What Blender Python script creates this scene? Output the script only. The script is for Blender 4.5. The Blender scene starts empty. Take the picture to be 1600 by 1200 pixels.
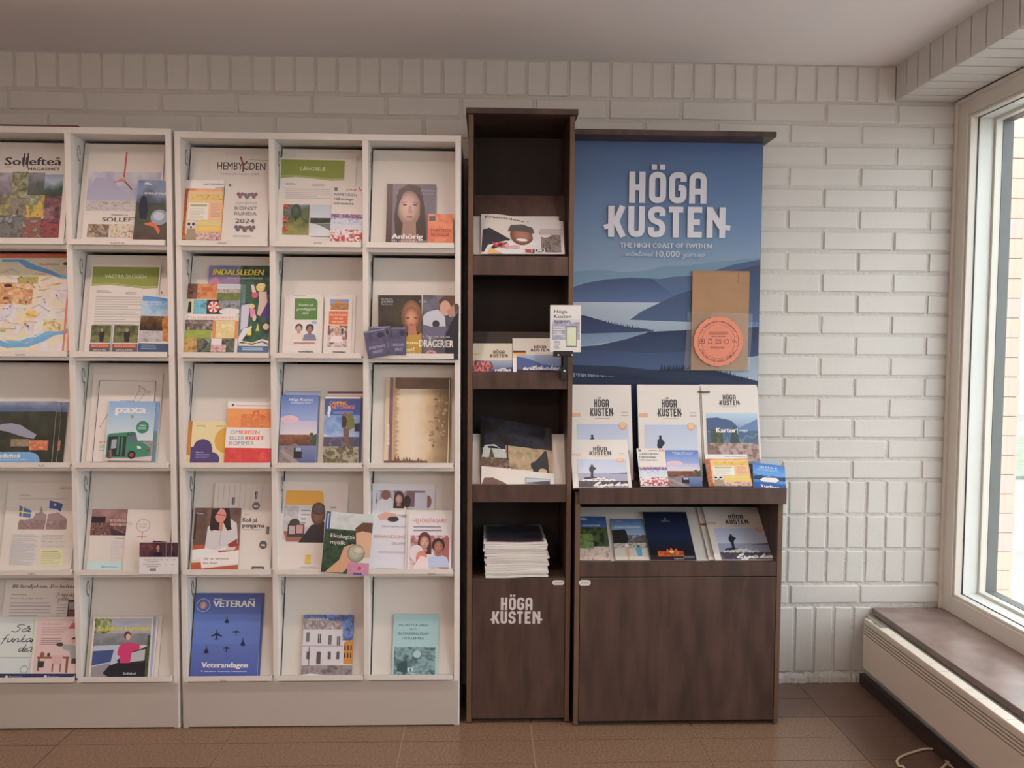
import bpy, math, random
import numpy as np
from mathutils import Vector, Matrix
from mathutils.geometry import tessellate_polygon
random.seed(7); np.random.seed(7)
S = bpy.context.scene; C = S.collection

# ------------------------------------------------------------------ camera, world, lights, exposure
F_PX, CAM_D, CAM_H = 1241.4, 2.8367, 1.2423
def cam_axes(yw, pt, rl):
    cy, sy, cp, sp, cr, sr = math.cos(yw), math.sin(yw), math.cos(pt), math.sin(pt), math.cos(rl), math.sin(rl)
    f = np.array([sy*cp, cy*cp, -sp]); r = np.array([cy, -sy, 0]); u = np.cross(r, f)
    return cr*r+sr*u, -sr*r+cr*u, f
RT, UP, FW = cam_axes(0.033059, 0.051472, 0.006421)
cd = bpy.data.cameras.new('camera'); cam = bpy.data.objects.new('camera', cd); C.objects.link(cam)
cam.matrix_world = Matrix(((RT[0], UP[0], -FW[0], 0), (RT[1], UP[1], -FW[1], -CAM_D), (RT[2], UP[2], -FW[2], CAM_H), (0, 0, 0, 1)))
cd.sensor_width = 36; cd.lens = F_PX/1600*36; cd.clip_start = .05
S.camera = cam
S.view_settings.view_transform = 'Standard'; S.view_settings.look = 'None'
S.view_settings.gamma = 1; S.view_settings.use_curve_mapping = False
S.view_settings.exposure = 0.0

W = bpy.data.worlds.new('sky'); S.world = W; W.use_nodes = True
nt = W.node_tree; bg = nt.nodes['Background']
bg.inputs[0].default_value = (.95, .955, 1, 1); bg.inputs[1].default_value = 4.5

def lamp_light(name, x, y, z, power, col, size=.09, spread=100):
    l = bpy.data.lights.new(name, 'AREA'); l.shape = 'DISK'; l.size = size; l.energy = power; l.color = col; l.spread = math.radians(spread)
    o = bpy.data.objects.new(name, l); o.location = (x, y, z); C.objects.link(o); return o
CEIL = 2.236
WARM = (1, .76, .65)
LAMPS = [(-1.95, -.88, 3.0), (-1.15, -.88, 3.0), (-.35, -.88, 3.0), (.45, -.88, 3.0)]
FILL_GLOBES = [(-2.2, -3.5), (-.9, -3.5), (.4, -3.5)]      # glowing globes added unseen behind the camera to fill ceiling and walls
for lx, ly, lp in LAMPS: lamp_light('ceiling_lamp_light', lx, ly, CEIL-.012, lp, WARM, spread=124)
# daylight portal in the window opening (guides sky sampling only)
pl = bpy.data.lights.new('window_portal', 'AREA'); pl.shape = 'RECTANGLE'; pl.size = 3.9; pl.size_y = 1.85
pl.cycles.is_portal = True
po = bpy.data.objects.new('window_portal', pl); C.objects.link(po)
po.location = (1.86, -1.98, 1.2); po.rotation_euler = (0, math.radians(90), 0)
pl.size, pl.size_y = 1.85, 3.9

# ------------------------------------------------------------------ measuring helpers
def ray(x, y):
    a = (x-800)/F_PX; b = (y-600)/F_PX
    return RT*a - UP*b + FW
CP = np.array([0, -CAM_D, CAM_H])
def on_plane(x, y, p0, n):
    r = ray(x, y); t = np.dot(np.array(p0)-CP, n)/np.dot(r, n)
    return CP + r*t
def wy(x, y, yy): return on_plane(x, y, (0, yy, 0), np.array([0, 1., 0]))

# ------------------------------------------------------------------ materials
def lin(c):
    c = np.array(c, float)/255
    return np.where(c <= .04045, c/12.92, ((c+.055)/1.055)**2.4)
WHITE = lin((206, 197, 184))
def alb(c):
    """print colour: sRGB as read off the photo, white balanced to the paper white"""
    v = .78*lin(c)/WHITE; y_ = float(np.dot(v, (.21, .72, .07)))
    return np.clip(y_+(v-y_)*.9, 0.004, .84)
MATS = {}
def mat(name, col, rough=.5, bump=0, bscale=50, var=0, vscale=8, stretch=(1, 1, 1), col2=None, metal=0, spec=.5, coat=0, bdist=.002):
    m = bpy.data.materials.new(name); m.use_nodes = True; t = m.node_tree; b = t.nodes['Principled BSDF']
    b.inputs['Base Color'].default_value = (*col, 1); b.inputs['Roughness'].default_value = rough
    b.inputs['Metallic'].default_value = metal; b.inputs['Specular IOR Level'].default_value = spec
    b.inputs['Coat Weight'].default_value = coat; b.inputs['Coat Roughness'].default_value = .15
    tc = t.nodes.new('ShaderNodeTexCoord'); mp = t.nodes.new('ShaderNodeMapping'); t.links.new(tc.outputs['Object'], mp.inputs[0])
    mp.inputs['Scale'].default_value = stretch
    if var or col2 is not None:
        n = t.nodes.new('ShaderNodeTexNoise'); n.inputs['Scale'].default_value = vscale; n.inputs['Detail'].default_value = 6
        t.links.new(mp.outputs[0], n.inputs['Vector'])
        rp = t.nodes.new('ShaderNodeValToRGB'); rp.color_ramp.elements[0].position = .3; rp.color_ramp.elements[1].position = .7
        c2 = col2 if col2 is not None else [c*(1-var) for c in col]
        rp.color_ramp.elements[0].color = (*c2, 1); rp.color_ramp.elements[1].color = (*col, 1)
        t.links.new(n.outputs[0], rp.inputs[0]); t.links.new(rp.outputs[0], b.inputs['Base Color'])
    if bump:
        n2 = t.nodes.new('ShaderNodeTexNoise'); n2.inputs['Scale'].default_value = bscale; n2.inputs['Detail'].default_value = 5
        t.links.new(mp.outputs[0], n2.inputs['Vector'])
        bp = t.nodes.new('ShaderNodeBump'); bp.inputs['Strength'].default_value = bump; bp.inputs['Distance'].default_value = bdist
        t.links.new(n2.outputs[0], bp.inputs['Height']); t.links.new(bp.outputs[0], b.inputs['Normal'])
    MATS[name] = m; return m
M_brick = mat('painted_brick', (.66, .655, .625), .45, .25, 90, .05, 6)
M_mortar = mat('painted_mortar', (.62, .61, .58), .6, .9, 70, .06, 9, bdist=.006)
M_ceil = mat('ceiling_paint', (.88, .86, .86), .8, .08, 200)
M_plaster = mat('plain_wall_paint', (.74, .66, .62), .8, .1, 60)
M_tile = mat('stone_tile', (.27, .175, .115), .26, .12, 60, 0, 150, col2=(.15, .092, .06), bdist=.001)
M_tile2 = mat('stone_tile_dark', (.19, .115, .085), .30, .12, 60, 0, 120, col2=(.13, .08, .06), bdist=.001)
M_grout = mat('tile_grout', (.50, .38, .27), .8)
M_kick = mat('kick_panel_lacquer', (.52, .48, .445), .3)  # darker tone than the white lacquer, kick panels only
M_foot = mat('dark_foot_strip', (.06, .038, .032), .5, .2, 40, .3, 20)
M_lac = mat('white_lacquer', (.79, .775, .75), .38, 0)
M_lacb = mat('white_board', (.70, .69, .66), .42, 0)
M_metal = mat('white_metal', (.79, .775, .74), .3, 0)
M_clear = mat('brushed_steel', (.35, .35, .37), .3, 0, metal=1)
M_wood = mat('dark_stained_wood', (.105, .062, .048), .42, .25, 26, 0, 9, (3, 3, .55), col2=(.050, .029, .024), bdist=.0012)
M_wood_shade = mat('shaded_wood_interior', (.034, .023, .019), .6, .2, 26, .3, 7, (3, 3, .6))  # darker copy of the stained wood, interior shade put into the colour
M_edge = mat('plywood_edge', (.17, .10, .066), .5, .2, 40, .35, 30, (40, 1, 1))
M_black = mat('black_plastic', (.012, .012, .013), .4)
M_dark = mat('gap_shade', (.01, .009, .008), .8)  # near-black colour standing in for shade in cavities, grooves and toe kicks
M_paper = mat('paper', (.76, .745, .715), .55)
M_pages = mat('page_edges', (.68, .65, .60), .8, .4, 30, .12, 200, (1, 60, 60))
M_sill = mat('polished_limestone', (.32, .24, .215), .22, .03, 30, 0, 9, col2=(.21, .15, .135))
M_rad = mat('radiator_enamel', (.70, .64, .56), .35)
M_frame = mat('window_paint', (.74, .71, .65), .35)
M_frameg = mat('window_profile_white', (.72, .74, .71), .35, 0, 40, .06, 5)
M_grey = mat('grey_outer_frame', (.10, .115, .115), .5)
M_cord = mat('white_cable', (.68, .60, .50), .45)
M_kraft = mat('kraft_paper', (.43, .255, .135), .6, .3, 60, .12, 12)
M_orange = mat('red_brick_outdoor', (.74, .56, .47), .85, .5, 90, 0, 5, col2=(.68, .50, .41))
M_obrick2 = mat('pink_brick_outdoor', (.72, .55, .50), .85, .5, 90, .1, 5)
M_asph = mat('grey_asphalt', (.30, .29, .28), .9, .4, 60, .15, 3)
M_grass = mat('lawn', (.26, .29, .23), .95, .5, 80, .3, 6)
M_render = mat('pale_mortar_outdoor', (.40, .30, .25), .9)
M_render2 = mat('white_render', (.62, .62, .60), .9)
M_copper = mat('brown_card', (.16, .075, .055), .6)
m = bpy.data.materials.new('printed_paper'); m.use_nodes = True; t = m.node_tree; b = t.nodes['Principled BSDF']
a_ = t.nodes.new('ShaderNodeAttribute'); a_.attribute_name = 'ink'; t.links.new(a_.outputs['Color'], b.inputs['Base Color'])
b.inputs['Roughness'].default_value = .36; b.inputs['Specular IOR Level'].default_value = .4; M_ink = m
m = bpy.data.materials.new('matt_print'); m.use_nodes = True; t = m.node_tree; b = t.nodes['Principled BSDF']
a_ = t.nodes.new('ShaderNodeAttribute'); a_.attribute_name = 'ink'; t.links.new(a_.outputs['Color'], b.inputs['Base Color'])
b.inputs['Roughness'].default_value = .5; b.inputs['Specular IOR Level'].default_value = .3; M_matt = m
def glassmat(name, col, mix):
    m = bpy.data.materials.new(name); m.use_nodes = True; t = m.node_tree; t.nodes.clear()
    o = t.nodes.new('ShaderNodeOutputMaterial'); tr = t.nodes.new('ShaderNodeBsdfTransparent'); gl = t.nodes.new('ShaderNodeBsdfGlossy')
    gl.inputs['Roughness'].default_value = .02; tr.inputs[0].default_value = (*col, 1)
    fr = t.nodes.new('ShaderNodeFresnel'); fr.inputs[0].default_value = mix; mx = t.nodes.new('ShaderNodeMixShader')
    ge = t.nodes.new('ShaderNodeNewGeometry'); ml = t.nodes.new('ShaderNodeMath'); ml.operation = 'SUBTRACT'; ml.use_clamp = True
    t.links.new(fr.outputs[0], ml.inputs[0]); t.links.new(ge.outputs['Backfacing'], ml.inputs[1])
    t.links.new(ml.outputs[0], mx.inputs[0]); t.links.new(tr.outputs[0], mx.inputs[1]); t.links.new(gl.outputs[0], mx.inputs[2]); t.links.new(mx.outputs[0], o.inputs[0])
    return m
M_glass = glassmat('window_glass', (.96, .975, .965), 1.45)
M_acryl = glassmat('clear_acrylic', (.95, .96, .96), 1.3)
t_ = M_acryl.node_tree; df = t_.nodes.new('ShaderNodeBsdfDiffuse'); m2 = t_.nodes.new('ShaderNodeMixShader'); m2.inputs[0].default_value = .10
df.inputs[0].default_value = (.8, .8, .8, 1); out_ = [n_ for n_ in t_.nodes if n_.type == 'OUTPUT_MATERIAL'][0]; src_ = out_.inputs[0].links[0].from_socket
t_.links.new(src_, m2.inputs[1]); t_.links.new(df.outputs[0], m2.inputs[2]); t_.links.new(m2.outputs[0], out_.inputs[0])
m = bpy.data.materials.new('lamp_diffuser'); m.use_nodes = True; e = m.node_tree.nodes['Principled BSDF']
e.inputs['Emission Color'].default_value = (1, .85, .7, 1); e.inputs['Emission Strength'].default_value = 3; M_lamp = m

# ------------------------------------------------------------------ mesh helpers
class MB:
    def __init__(s): s.v = []; s.f = []; s.mi = []
    def box(s, x0, x1, y0, y1, z0, z1, mi=0):
        k = len(s.v)
        s.v += [(x0, y0, z0), (x1, y0, z0), (x1, y1, z0), (x0, y1, z0), (x0, y0, z1), (x1, y0, z1), (x1, y1, z1), (x0, y1, z1)]
        s.f += [tuple(k+i for i in q) for q in ((3, 2, 1, 0), (4, 5, 6, 7), (0, 1, 5, 4), (1, 2, 6, 5), (2, 3, 7, 6), (3, 0, 4, 7))]; s.mi += [mi]*6
        return s
    def prism(s, poly, axis, a0, a1, mi=0):
        """poly in the two other axes (in xyz order), extruded along axis"""
        k = len(s.v); n = len(poly)
        def pt(p, a):
            q = list(p); q.insert(axis, a); return tuple(q)
        s.v += [pt(p, a0) for p in poly]+[pt(p, a1) for p in poly]
        s.f += [tuple(k+i for i in range(n)), tuple(k+n+i for i in reversed(range(n)))]
        s.f += [(k+i, k+n+i, k+n+(i+1) % n, k+(i+1) % n) for i in range(n)]; s.mi += [mi]*(n+2)
        return s
    def tube(s, pts, r, seg=8, mi=0):
        P = [Vector(p) for p in pts]; k = len(s.v)
        for i, p in enumerate(P):
            d = (P[min(i+1, len(P)-1)]-P[max(i-1, 0)]).normalized()
            a = d.cross(Vector((0, 0, 1)))
            if a.length < .05: a = d.cross(Vector((0, 1, 0)))
            a.normalize(); b2 = d.cross(a).normalized()
            for j in range(seg):
                t = 2*math.pi*j/seg; s.v.append(tuple(p+a*r*math.cos(t)+b2*r*math.sin(t)))
        for i in range(len(P)-1):
            for j in range(seg):
                s.f.append((k+i*seg+j, k+i*seg+(j+1) % seg, k+(i+1)*seg+(j+1) % seg, k+(i+1)*seg+j)); s.mi.append(mi)
        s.f += [tuple(k+j for j in reversed(range(seg))), tuple(k+(len(P)-1)*seg+j for j in range(seg))]; s.mi += [mi, mi]
        return s
    def build(s, name, mats, parent=None, bevel=0, smooth=False, matrix=None):
        me = bpy.data.meshes.new(name); me.from_pydata(s.v, [], s.f); 
        import bmesh
        bm = bmesh.new(); bm.from_mesh(me); bmesh.ops.recalc_face_normals(bm, faces=bm.faces); bm.to_mesh(me); bm.free()
        if not isinstance(mats, (list, tuple)): mats = [mats]
        for q in mats: me.materials.append(q)
        for p, i in zip(me.polygons, s.mi): p.material_index = i; p.use_smooth = smooth
        o = bpy.data.objects.new(name, me); C.objects.link(o)
        if parent: o.parent = parent
        if matrix is not None: o.matrix_world = matrix
        if bevel:
            bv = o.modifiers.new('bevel', 'BEVEL'); bv.width = bevel; bv.segments = 2; bv.limit_method = 'ANGLE'
        return o
def empty(name, loc=(0, 0, 0)):
    o = bpy.data.objects.new(name, None); o.empty_display_size = .05; o.location = loc; C.objects.link(o); return o
def tag(o, label=None, cat=None, group=None, kind=None):
    for k, v in (('label', label), ('category', cat), ('group', group), ('kind', kind)):
        if v: o[k] = v
    return o
def B(name, mats, parent, *box, bevel=0):
    return MB().box(*box).build(name, mats, parent, bevel)
def inst(name, me, parent, loc=(0, 0, 0), rot=(0, 0, 0), sc=(1, 1, 1)):
    o = bpy.data.objects.new(name, me); C.objects.link(o); o.parent = parent; o.location = loc; o.rotation_euler = rot; o.scale = sc
    return o

# ------------------------------------------------------------------ the room
XW = 1.684; XB = 1.455; XS = 1.425; ZS = .278; ZB = 2.112; YF = -4.6; XL = -3.4; YP = -3.9
def brick_mesh(w, d, h, seed, bev=.004):
    """brick with softened, slightly uneven front edges: centre origin, front at y=0 facing -y"""
    rn = random.Random(seed); j = lambda a: rn.uniform(-a, a)
    x, z = w/2, h/2; v = []; 
    for (yy, ins) in ((d, 0), (bev, 0), (0, bev)):
        for (sx, sz) in ((-1, -1), (1, -1), (1, 1), (-1, 1)):
            v.append((sx*(x-ins)+(j(.0012) if yy < d else 0), yy+(j(.0008) if yy < d else 0), sz*(z-ins)+(j(.0014) if yy < d else 0)))
    f = [(8, 9, 10, 11)]
    for k in (0, 4):
        for i in range(4): f.append((k+i, k+(i+1) % 4, k+4+(i+1) % 4, k+4+i))
    me = bpy.data.meshes.new('brick'); me.from_pydata(v, [], f); me.materials.append(M_brick); me.update(); return me
wb = MB().box(XL-.1, 1.80, .0048, .14, -.02, CEIL+.1).build('wall_back', M_mortar); tag(wb, kind='structure')
ST = [brick_mesh(.2495, .012, .0655, i) for i in range(6)]
HD = [brick_mesh(.0635, .012, .1175, 20+i) for i in range(6)]
TP = [brick_mesh(.0645, .012, .121, 40+i, .003) for i in range(6)]
SO = [brick_mesh(.0635, .012, .241, 60+i) for i in range(5)]
rc = random.Random(3)
def lay(meshes, name, x, z, w=None, full=None):
    o = inst(name, rc.choice(meshes), wb, (x, rc.uniform(-.0012, .0012), z), (0, rc.uniform(-.004, .004), 0))
    if w: o.scale = (w/full, 1, 1)
    return o
# top course on end, under the ceiling
x = 1.425
while x > -2.0:
    lay(TP, 'brick', x, 2.171); x -= .0735
MOD = .2595
for r in range(18):
    zc = 2.106-.0753*(r+.5)
    off = 1.4625 if r % 2 == 0 else 1.333     # joint position
    off += .262-.2595
    xs = 0
    lo = -2.0 if zc > 1.86 else .72
    j = off+2*MOD
    while j-MOD > lo:
        a, c = j-MOD+.005, min(j-.005, XW)
        if c-a > .02 and a < XW-.02: lay(ST, 'brick', (a+c)/2, zc, c-a, .2495)
        j -= MOD
for r in range(3):
    zc = .751-.1275*(r+.5); x = 1.646
    while x > .93: lay(HD, 'brick', x, zc-.002); x -= .0722
for a, c in ((.93, 1.0), (1.01, 1.2595), (1.2695, 1.519), (1.529, XW)): pass
j = 1.68+.0
for a, c in ((.87, 1.112), (1.122, 1.372), (1.382, XW)): lay(ST, 'brick', (a+c)/2, .327, c-a, .2495)
x = 1.392
while x > .93: lay(SO, 'brick', x, .159); x -= .0722
# rough plaster foot of the wall
rn = random.Random(5); ft = MB(); n = 60
xs = [.9+i*(1.46-.9)/n for i in range(n+1)]
pr = [(rn.uniform(.001, .007), rn.uniform(.030, .040)) for _ in xs]
for i in range(n):
    k = len(ft.v)
    for q in (i, i+1):
        d, h = pr[q]; ft.v += [(xs[q], -d-.006, 0), (xs[q], -d-.004, h*.55), (xs[q], -.001, h), (xs[q], .01, h)]
    ft.f += [(k, k+4, k+5, k+1), (k+1, k+5, k+6, k+2), (k+2, k+6, k+7, k+3)]; ft.mi += [0]*3
tag(ft.build('baseboard_back', M_mortar), kind='structure')

tag(B('ceiling', M_ceil, None, XL-.1, XB+.3, YF-.1, .1, CEIL, CEIL+.08), kind='structure')
tag(B('wall_left', M_plaster, None, XL-.1, XL, YF-.1, .1, 0, CEIL), kind='structure')
tag(B('wall_front', M_plaster, None, XL-.1, 2.0, YF-.1, YF, 0, CEIL), kind='structure')
# beam over the window: brick casing on end
bmn = B('trim_1', M_mortar, None, XB+.008, XW+.14, YF, .006, ZB+.006, CEIL+.06); tag(bmn, kind='structure')
def beam_brick(seed):
    rn = random.Random(seed); e = .003
    w = .0675/2; zz = CEIL-ZB+.03; dx = .21
    poly = [(0, e), (e, 0), (dx, 0), (dx, .01), (.009, .01), (.009, zz), (0, zz)]
    mbx = MB().prism(poly, 1, -w+rn.uniform(0, .001), w-rn.uniform(0, .001))
    o = mbx.build('beam_brick', M_brick); me = o.data; bpy.data.objects.remove(o); return me
BB = [beam_brick(i) for i in range(4)]
y = -.036
while y > -2.3:
    inst('brick', rc.choice(BB), bmn, (XB+rc.uniform(-.0012, .0012), y, ZB+rc.uniform(-.001, .001))); y -= .0735
# right wall below the sill, and behind the camera
wr = MB().box(1.405, XW+.14, YF, .006, 0, ZS-.03).box(XW, XW+.14, YF, YP, ZS-.03, CEIL).box(1.455, XW, YF, YP-.3, ZS-.03, CEIL).build('wall_right', M_mortar); tag(wr, kind='structure')
rb = brick_mesh(.0635, .012, .16, 90)
for i in range(30): inst('brick', rb, wr, (1.398, -.04-.0735*i, .165), (0, 0, -math.pi/2))

tag(B('dark_strip_right', M_foot, None, 1.378, 1.3965, YF, -.02, 0, .04), kind='structure')  # low dark strip along the foot of the wall
# floor: stone tiles in rows
fl = MB().box(XL-.1, 1.42, YF-.1, .1, -.05, -.0035).build('floor', M_grout); tag(fl, kind='structure')
def tile_mesh(w, h, m=None):
    o = MB().box(-w/2+.0022, w/2-.0022, -h/2+.0006, h/2-.0006, -.012, 0).build('tile', m or M_tile); me = o.data; bpy.data.objects.remove(o); return me
gx = [-3.36, -2.84, -2.36, -1.82, -1.31, -.798, -.257, .152, .675, 1.15, 1.42]
tms = [tile_mesh(gx[i+1]-gx[i], .1365) for i in range(len(gx)-1)]
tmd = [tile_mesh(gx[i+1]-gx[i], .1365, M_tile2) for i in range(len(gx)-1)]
r = 0; y = 0
while y > YF:
    for i in range(len(gx)-1):
        if y < -1.6 and True: pass
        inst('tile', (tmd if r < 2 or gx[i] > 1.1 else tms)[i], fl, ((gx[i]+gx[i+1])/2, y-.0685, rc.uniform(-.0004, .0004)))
    y -= .1375 if r < 1 else .1375; r += 1
# offset joint in the right-hand column is part of the photo; keep rows aligned

# sill, radiator
sl = MB().box(XS, XW+.02, YP, -.002, ZS-.022, ZS).build('window_sill', M_sill, None, .002); tag(sl, kind='structure')
rd = empty('radiator', (1.355, -1.1, .21)); tag(rd, 'cream white low wall radiator with slotted front under the stone sill', 'radiator')
rd_inv = Matrix.Translation(-Vector(rd.location))
def kid(o, p):
    o.parent = p; o.matrix_parent_inverse = p.matrix_world.inverted() if False else Matrix.Translation(-Vector(p.location)); return o
RY0, RY1 = -2.5, -.168
mb = MB()
zb, zt = .121, .298; rr = .012
def rrect(y0, y1, z0, z1, r, n=4):
    out = []
    for cy, cz, a0 in ((y1-r, z1-r, 0), (y0+r, z1-r, 90), (y0+r, z0+r, 180), (y1-r, z0+r, 270)):
        for i in range(n+1):
            t = math.radians(a0+90*i/n); out.append((cy+r*math.cos(t), cz+r*math.sin(t)))
    return out
gz = [.276, .2655, .255, .2445]; gh = .0042
# front skin built as strips between the grooves
top = rrect(RY0, RY1, .256+.022, zt, .0095)
mb.box(1.315, 1.319, RY0, RY1, zb+.004, gz[3]-gh/2)
for i in range(3): mb.box(1.315, 1.319, RY0, RY1, gz[i+1]+gh/2, gz[i]-gh/2)
mb.prism([(1.315, gz[0]+gh/2), (1.315, .290), (1.3162, .2965), (1.3178, zt), (1.3205, zt), (1.3212, .2965), (1.3205, .2955), (1.319, .289), (1.319, gz[0]+gh/2)], 1, RY0, RY1)
mb.prism([(1.319, zb+.004), (1.315, zb+.004), (1.3185, zb), (1.345, zb-.004), (1.345, zb)], 1, RY0, RY1)
fp = mb.build('front_panel', M_rad); kid(fp, rd)
kid(MB().box(1.3193, 1.3235, RY0+.004, RY1-.004, zb+.006, .281).build('groove_backing', M_dark), rd)
bd = MB().box(1.327, 1.345, RY0+.01, RY1-.006, zb+.006, .215).build('convector_body', M_rad); kid(bd, rd)
for i in range(38):
    kid(MB().box(1.347, 1.3965, RY1-.008-.061*(i+1), RY1-.010-.061*i, .262, .266).build('top_plate', M_rad), rd)  # pale plates added so a lighter strip shows below the sill
kid(MB().prism([(1.3195, zb+.004), (1.340, zb+.004), (1.340, .292), (1.3195, .292)], 1, RY1-.003, RY1).build('end_cap', M_rad), rd)
for yy in (-.35, -1.2, -2.1): kid(MB().box(1.345, 1.4055, yy-.02, yy+.02, .15, .24).build('wall_bracket', M_rad), rd)

# window
wn = empty('window_1', (XW, 0, ZS)); tag(wn, kind='structure')
def win(o): o.parent = wn; o.matrix_parent_inverse = Matrix.Translation(-Vector((XW, 0, ZS))); return o
def frame_ring(name, m, x0, x1, y0, y1, z0, z1, w, bev=.002, parent=wn):
    """rectangular ring in the y-z plane, y0 > y1"""
    b_ = MB().box(x0, x1, y0-w, y0, z0, z1).box(x0, x1, y1, y1+w, z0, z1).box(x0, x1, y1+w, y0-w, z0, z0+w).box(x0, x1, y1+w, y0-w, z1-w, z1)
    return win(b_.build(name, m, None, bev))
bays = [(-.002, -1.95), (-1.95, -3.9)]
for (a, c) in bays:
    frame_ring('outer_frame', M_frame, XW-.002, XW+.03, a, c, ZS+.0, ZB, .062)
    frame_ring('sash_profile', M_frame, XW+.004, XW+.032, a-.0625, c+.0625, ZS+.0625, ZB-.0625, .010)
    frame_ring('gasket', M_black, XW+.030, XW+.034, a-.0725, c+.0725, ZS+.0725, ZB-.0725, .002, 0)
    frame_ring('inner_lining', M_frameg, XW+.034, XW+.088, a-.062, c+.062, ZS+.062, ZB-.062, .012)
    frame_ring('glazing_bead', M_frame, XW+.088, XW+.112, a-.062, c+.062, ZS+.062, ZB-.062, .022, .001)
    frame_ring('weather_frame', M_grey, XW+.112, XW+.15, a-.062, c+.062, ZS+.062, ZB-.062, .024, .001)
    gp = MB().box(XW+.0315, XW+.0335, c+.074, a-.074, ZS+.074, ZB-.074).build('glass_pane', M_glass); win(gp)
    gp = MB().box(XW+.104, XW+.108, c+.084, a-.084, ZS+.084, ZB-.084).build('glass_pane', M_glass); win(gp)
win(MB().box(XW+.03, XW+.11, -3.9, 0, ZS-.02, ZS+.0615).box(XW+.03, XW+.11, -3.9, 0, ZB-.0615, ZB+.006).box(XW+.03, XW+.11, -.0615, 0, ZS, ZB).build('frame_core', M_frame))
win(MB().box(XW-.012, XW-.001, -.012, 0, ZS, ZB).box(XW-.012, XW-.001, -3.9, -.012, ZB-.012, ZB).build('cover_strip', M_frame, None, .002))
win(MB().box(XW+.001, XW+.0155, -.006, -.001, .70, .705).build('screw', M_black))

# outdoors
tag(B('ground_outdoors', M_asph, None, 1.83, 60, -30, 40, -.4, -.28), kind='structure')
tag(B('terrace_slab', M_obrick2, None, 1.83, 2.6, -6, 3, -.28, .14), kind='structure')
pw = MB().box(1.84, 2.045, .154, .45, .14, 2.9).build('wall_outdoor', M_render); tag(pw, kind='structure')
o = MB().box(-.0, .205, 0, .1, -.036, .036).build('brick', M_orange, None); bme1 = o.data; bpy.data.objects.remove(o)
o = MB().box(-.0, .205, 0, .1, -.036, .036).build('brick', M_obrick2, None); bme2 = o.data; bpy.data.objects.remove(o)
for i in range(36): inst('brick', rc.choice([bme1, bme1, bme2]), pw, (1.845+rc.uniform(0, .003), .15+rc.uniform(-.002, .002), .18+.0755*i))
hb = empty('house_outdoors', (16, 14, -.28)); tag(hb, 'pale rendered building across the yard seen through the window', 'building')
def kb(o): o.parent = hb; o.matrix_parent_inverse = Matrix.Translation(-Vector((16, 14, -.28))); return o
kb(MB().box(12, 22, 14, 22, -.28, 6.5).build('wall', M_render2)); kb(MB().box(11.7, 22.3, 13.7, 22.3, 6.5, 6.9).build('roof', M_grey))
for i in range(4): kb(MB().box(12.8+2.4*i, 14.0+2.4*i, 13.95, 14.05, 1, 2.6).build('window', M_grey))
tag(B('lawn', M_grass, None, 4, 30, 6, 10, -.29, -.24), 'green lawn strip outside beyond the grey yard', 'lawn', kind='stuff')

# recessed ceiling lamps (behind and above the frame)
for i, (lx, ly, lp) in enumerate(LAMPS):
    e = empty('ceiling_lamp', (lx, ly, CEIL)); tag(e, 'round recessed ceiling downlight '+['before the far left of the white racks', 'before the seam of the two white racks', 'before the right bays of the middle rack', 'before the dark cabinet and counter'][i], 'lamp', 'recessed ceiling downlights')
    n = 24; k = MB()
    ring = MB()
    for j in range(n):
        for r_, z_ in ((.085, 0), (.085, -.006), (.066, -.006), (.066, 0)):
            t_ = 2*math.pi*j/n; ring.v.append((r_*math.cos(t_), r_*math.sin(t_), z_))
    for j in range(n):
        for q in range(4): ring.f.append((j*4+q, j*4+(q+1) % 4, ((j+1) % n)*4+(q+1) % 4, ((j+1) % n)*4+q)); ring.mi.append(0)
    ring.build('trim_ring', M_metal, e)
    ds = MB(); ds.v = [(.06*math.cos(2*math.pi*j/n), .06*math.sin(2*math.pi*j/n), -.003) for j in range(n)]; ds.f = [tuple(range(n))]; ds.mi = [0]
    ds.build('diffuser', M_lamp, e)
M_fill_globe = mat('fill_globe_glow', (.8, .78, .75), .4)  # glow of the added fill globes
eo = M_fill_globe.node_tree.nodes['Principled BSDF']; eo.inputs['Emission Color'].default_value = (*WARM, 1); eo.inputs['Emission Strength'].default_value = 17
import bmesh
for i, (gx_, gy_) in enumerate(FILL_GLOBES):
    e = empty('fill_globe', (gx_, gy_, CEIL)); tag(e, 'white opal globe pendant behind the viewer, '+['nearest the left wall', 'middle of the row', 'nearest the window'][i], 'lamp', 'opal globe pendants')
    bm_ = bmesh.new(); bmesh.ops.create_uvsphere(bm_, u_segments=24, v_segments=14, radius=.14); me_ = bpy.data.meshes.new('globe'); bm_.to_mesh(me_); bm_.free()
    for f_ in me_.polygons: f_.use_smooth = True
    me_.materials.append(M_fill_globe); inst('globe', me_, e, (0, 0, -.34))
    MB().tube([(0, 0, -.21), (0, 0, -.02)], .006, 8).build('stem', M_metal, e); MB().tube([(0, 0, -.022), (0, 0, 0)], .045, 16).build('ceiling_cup', M_metal, e)
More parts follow.
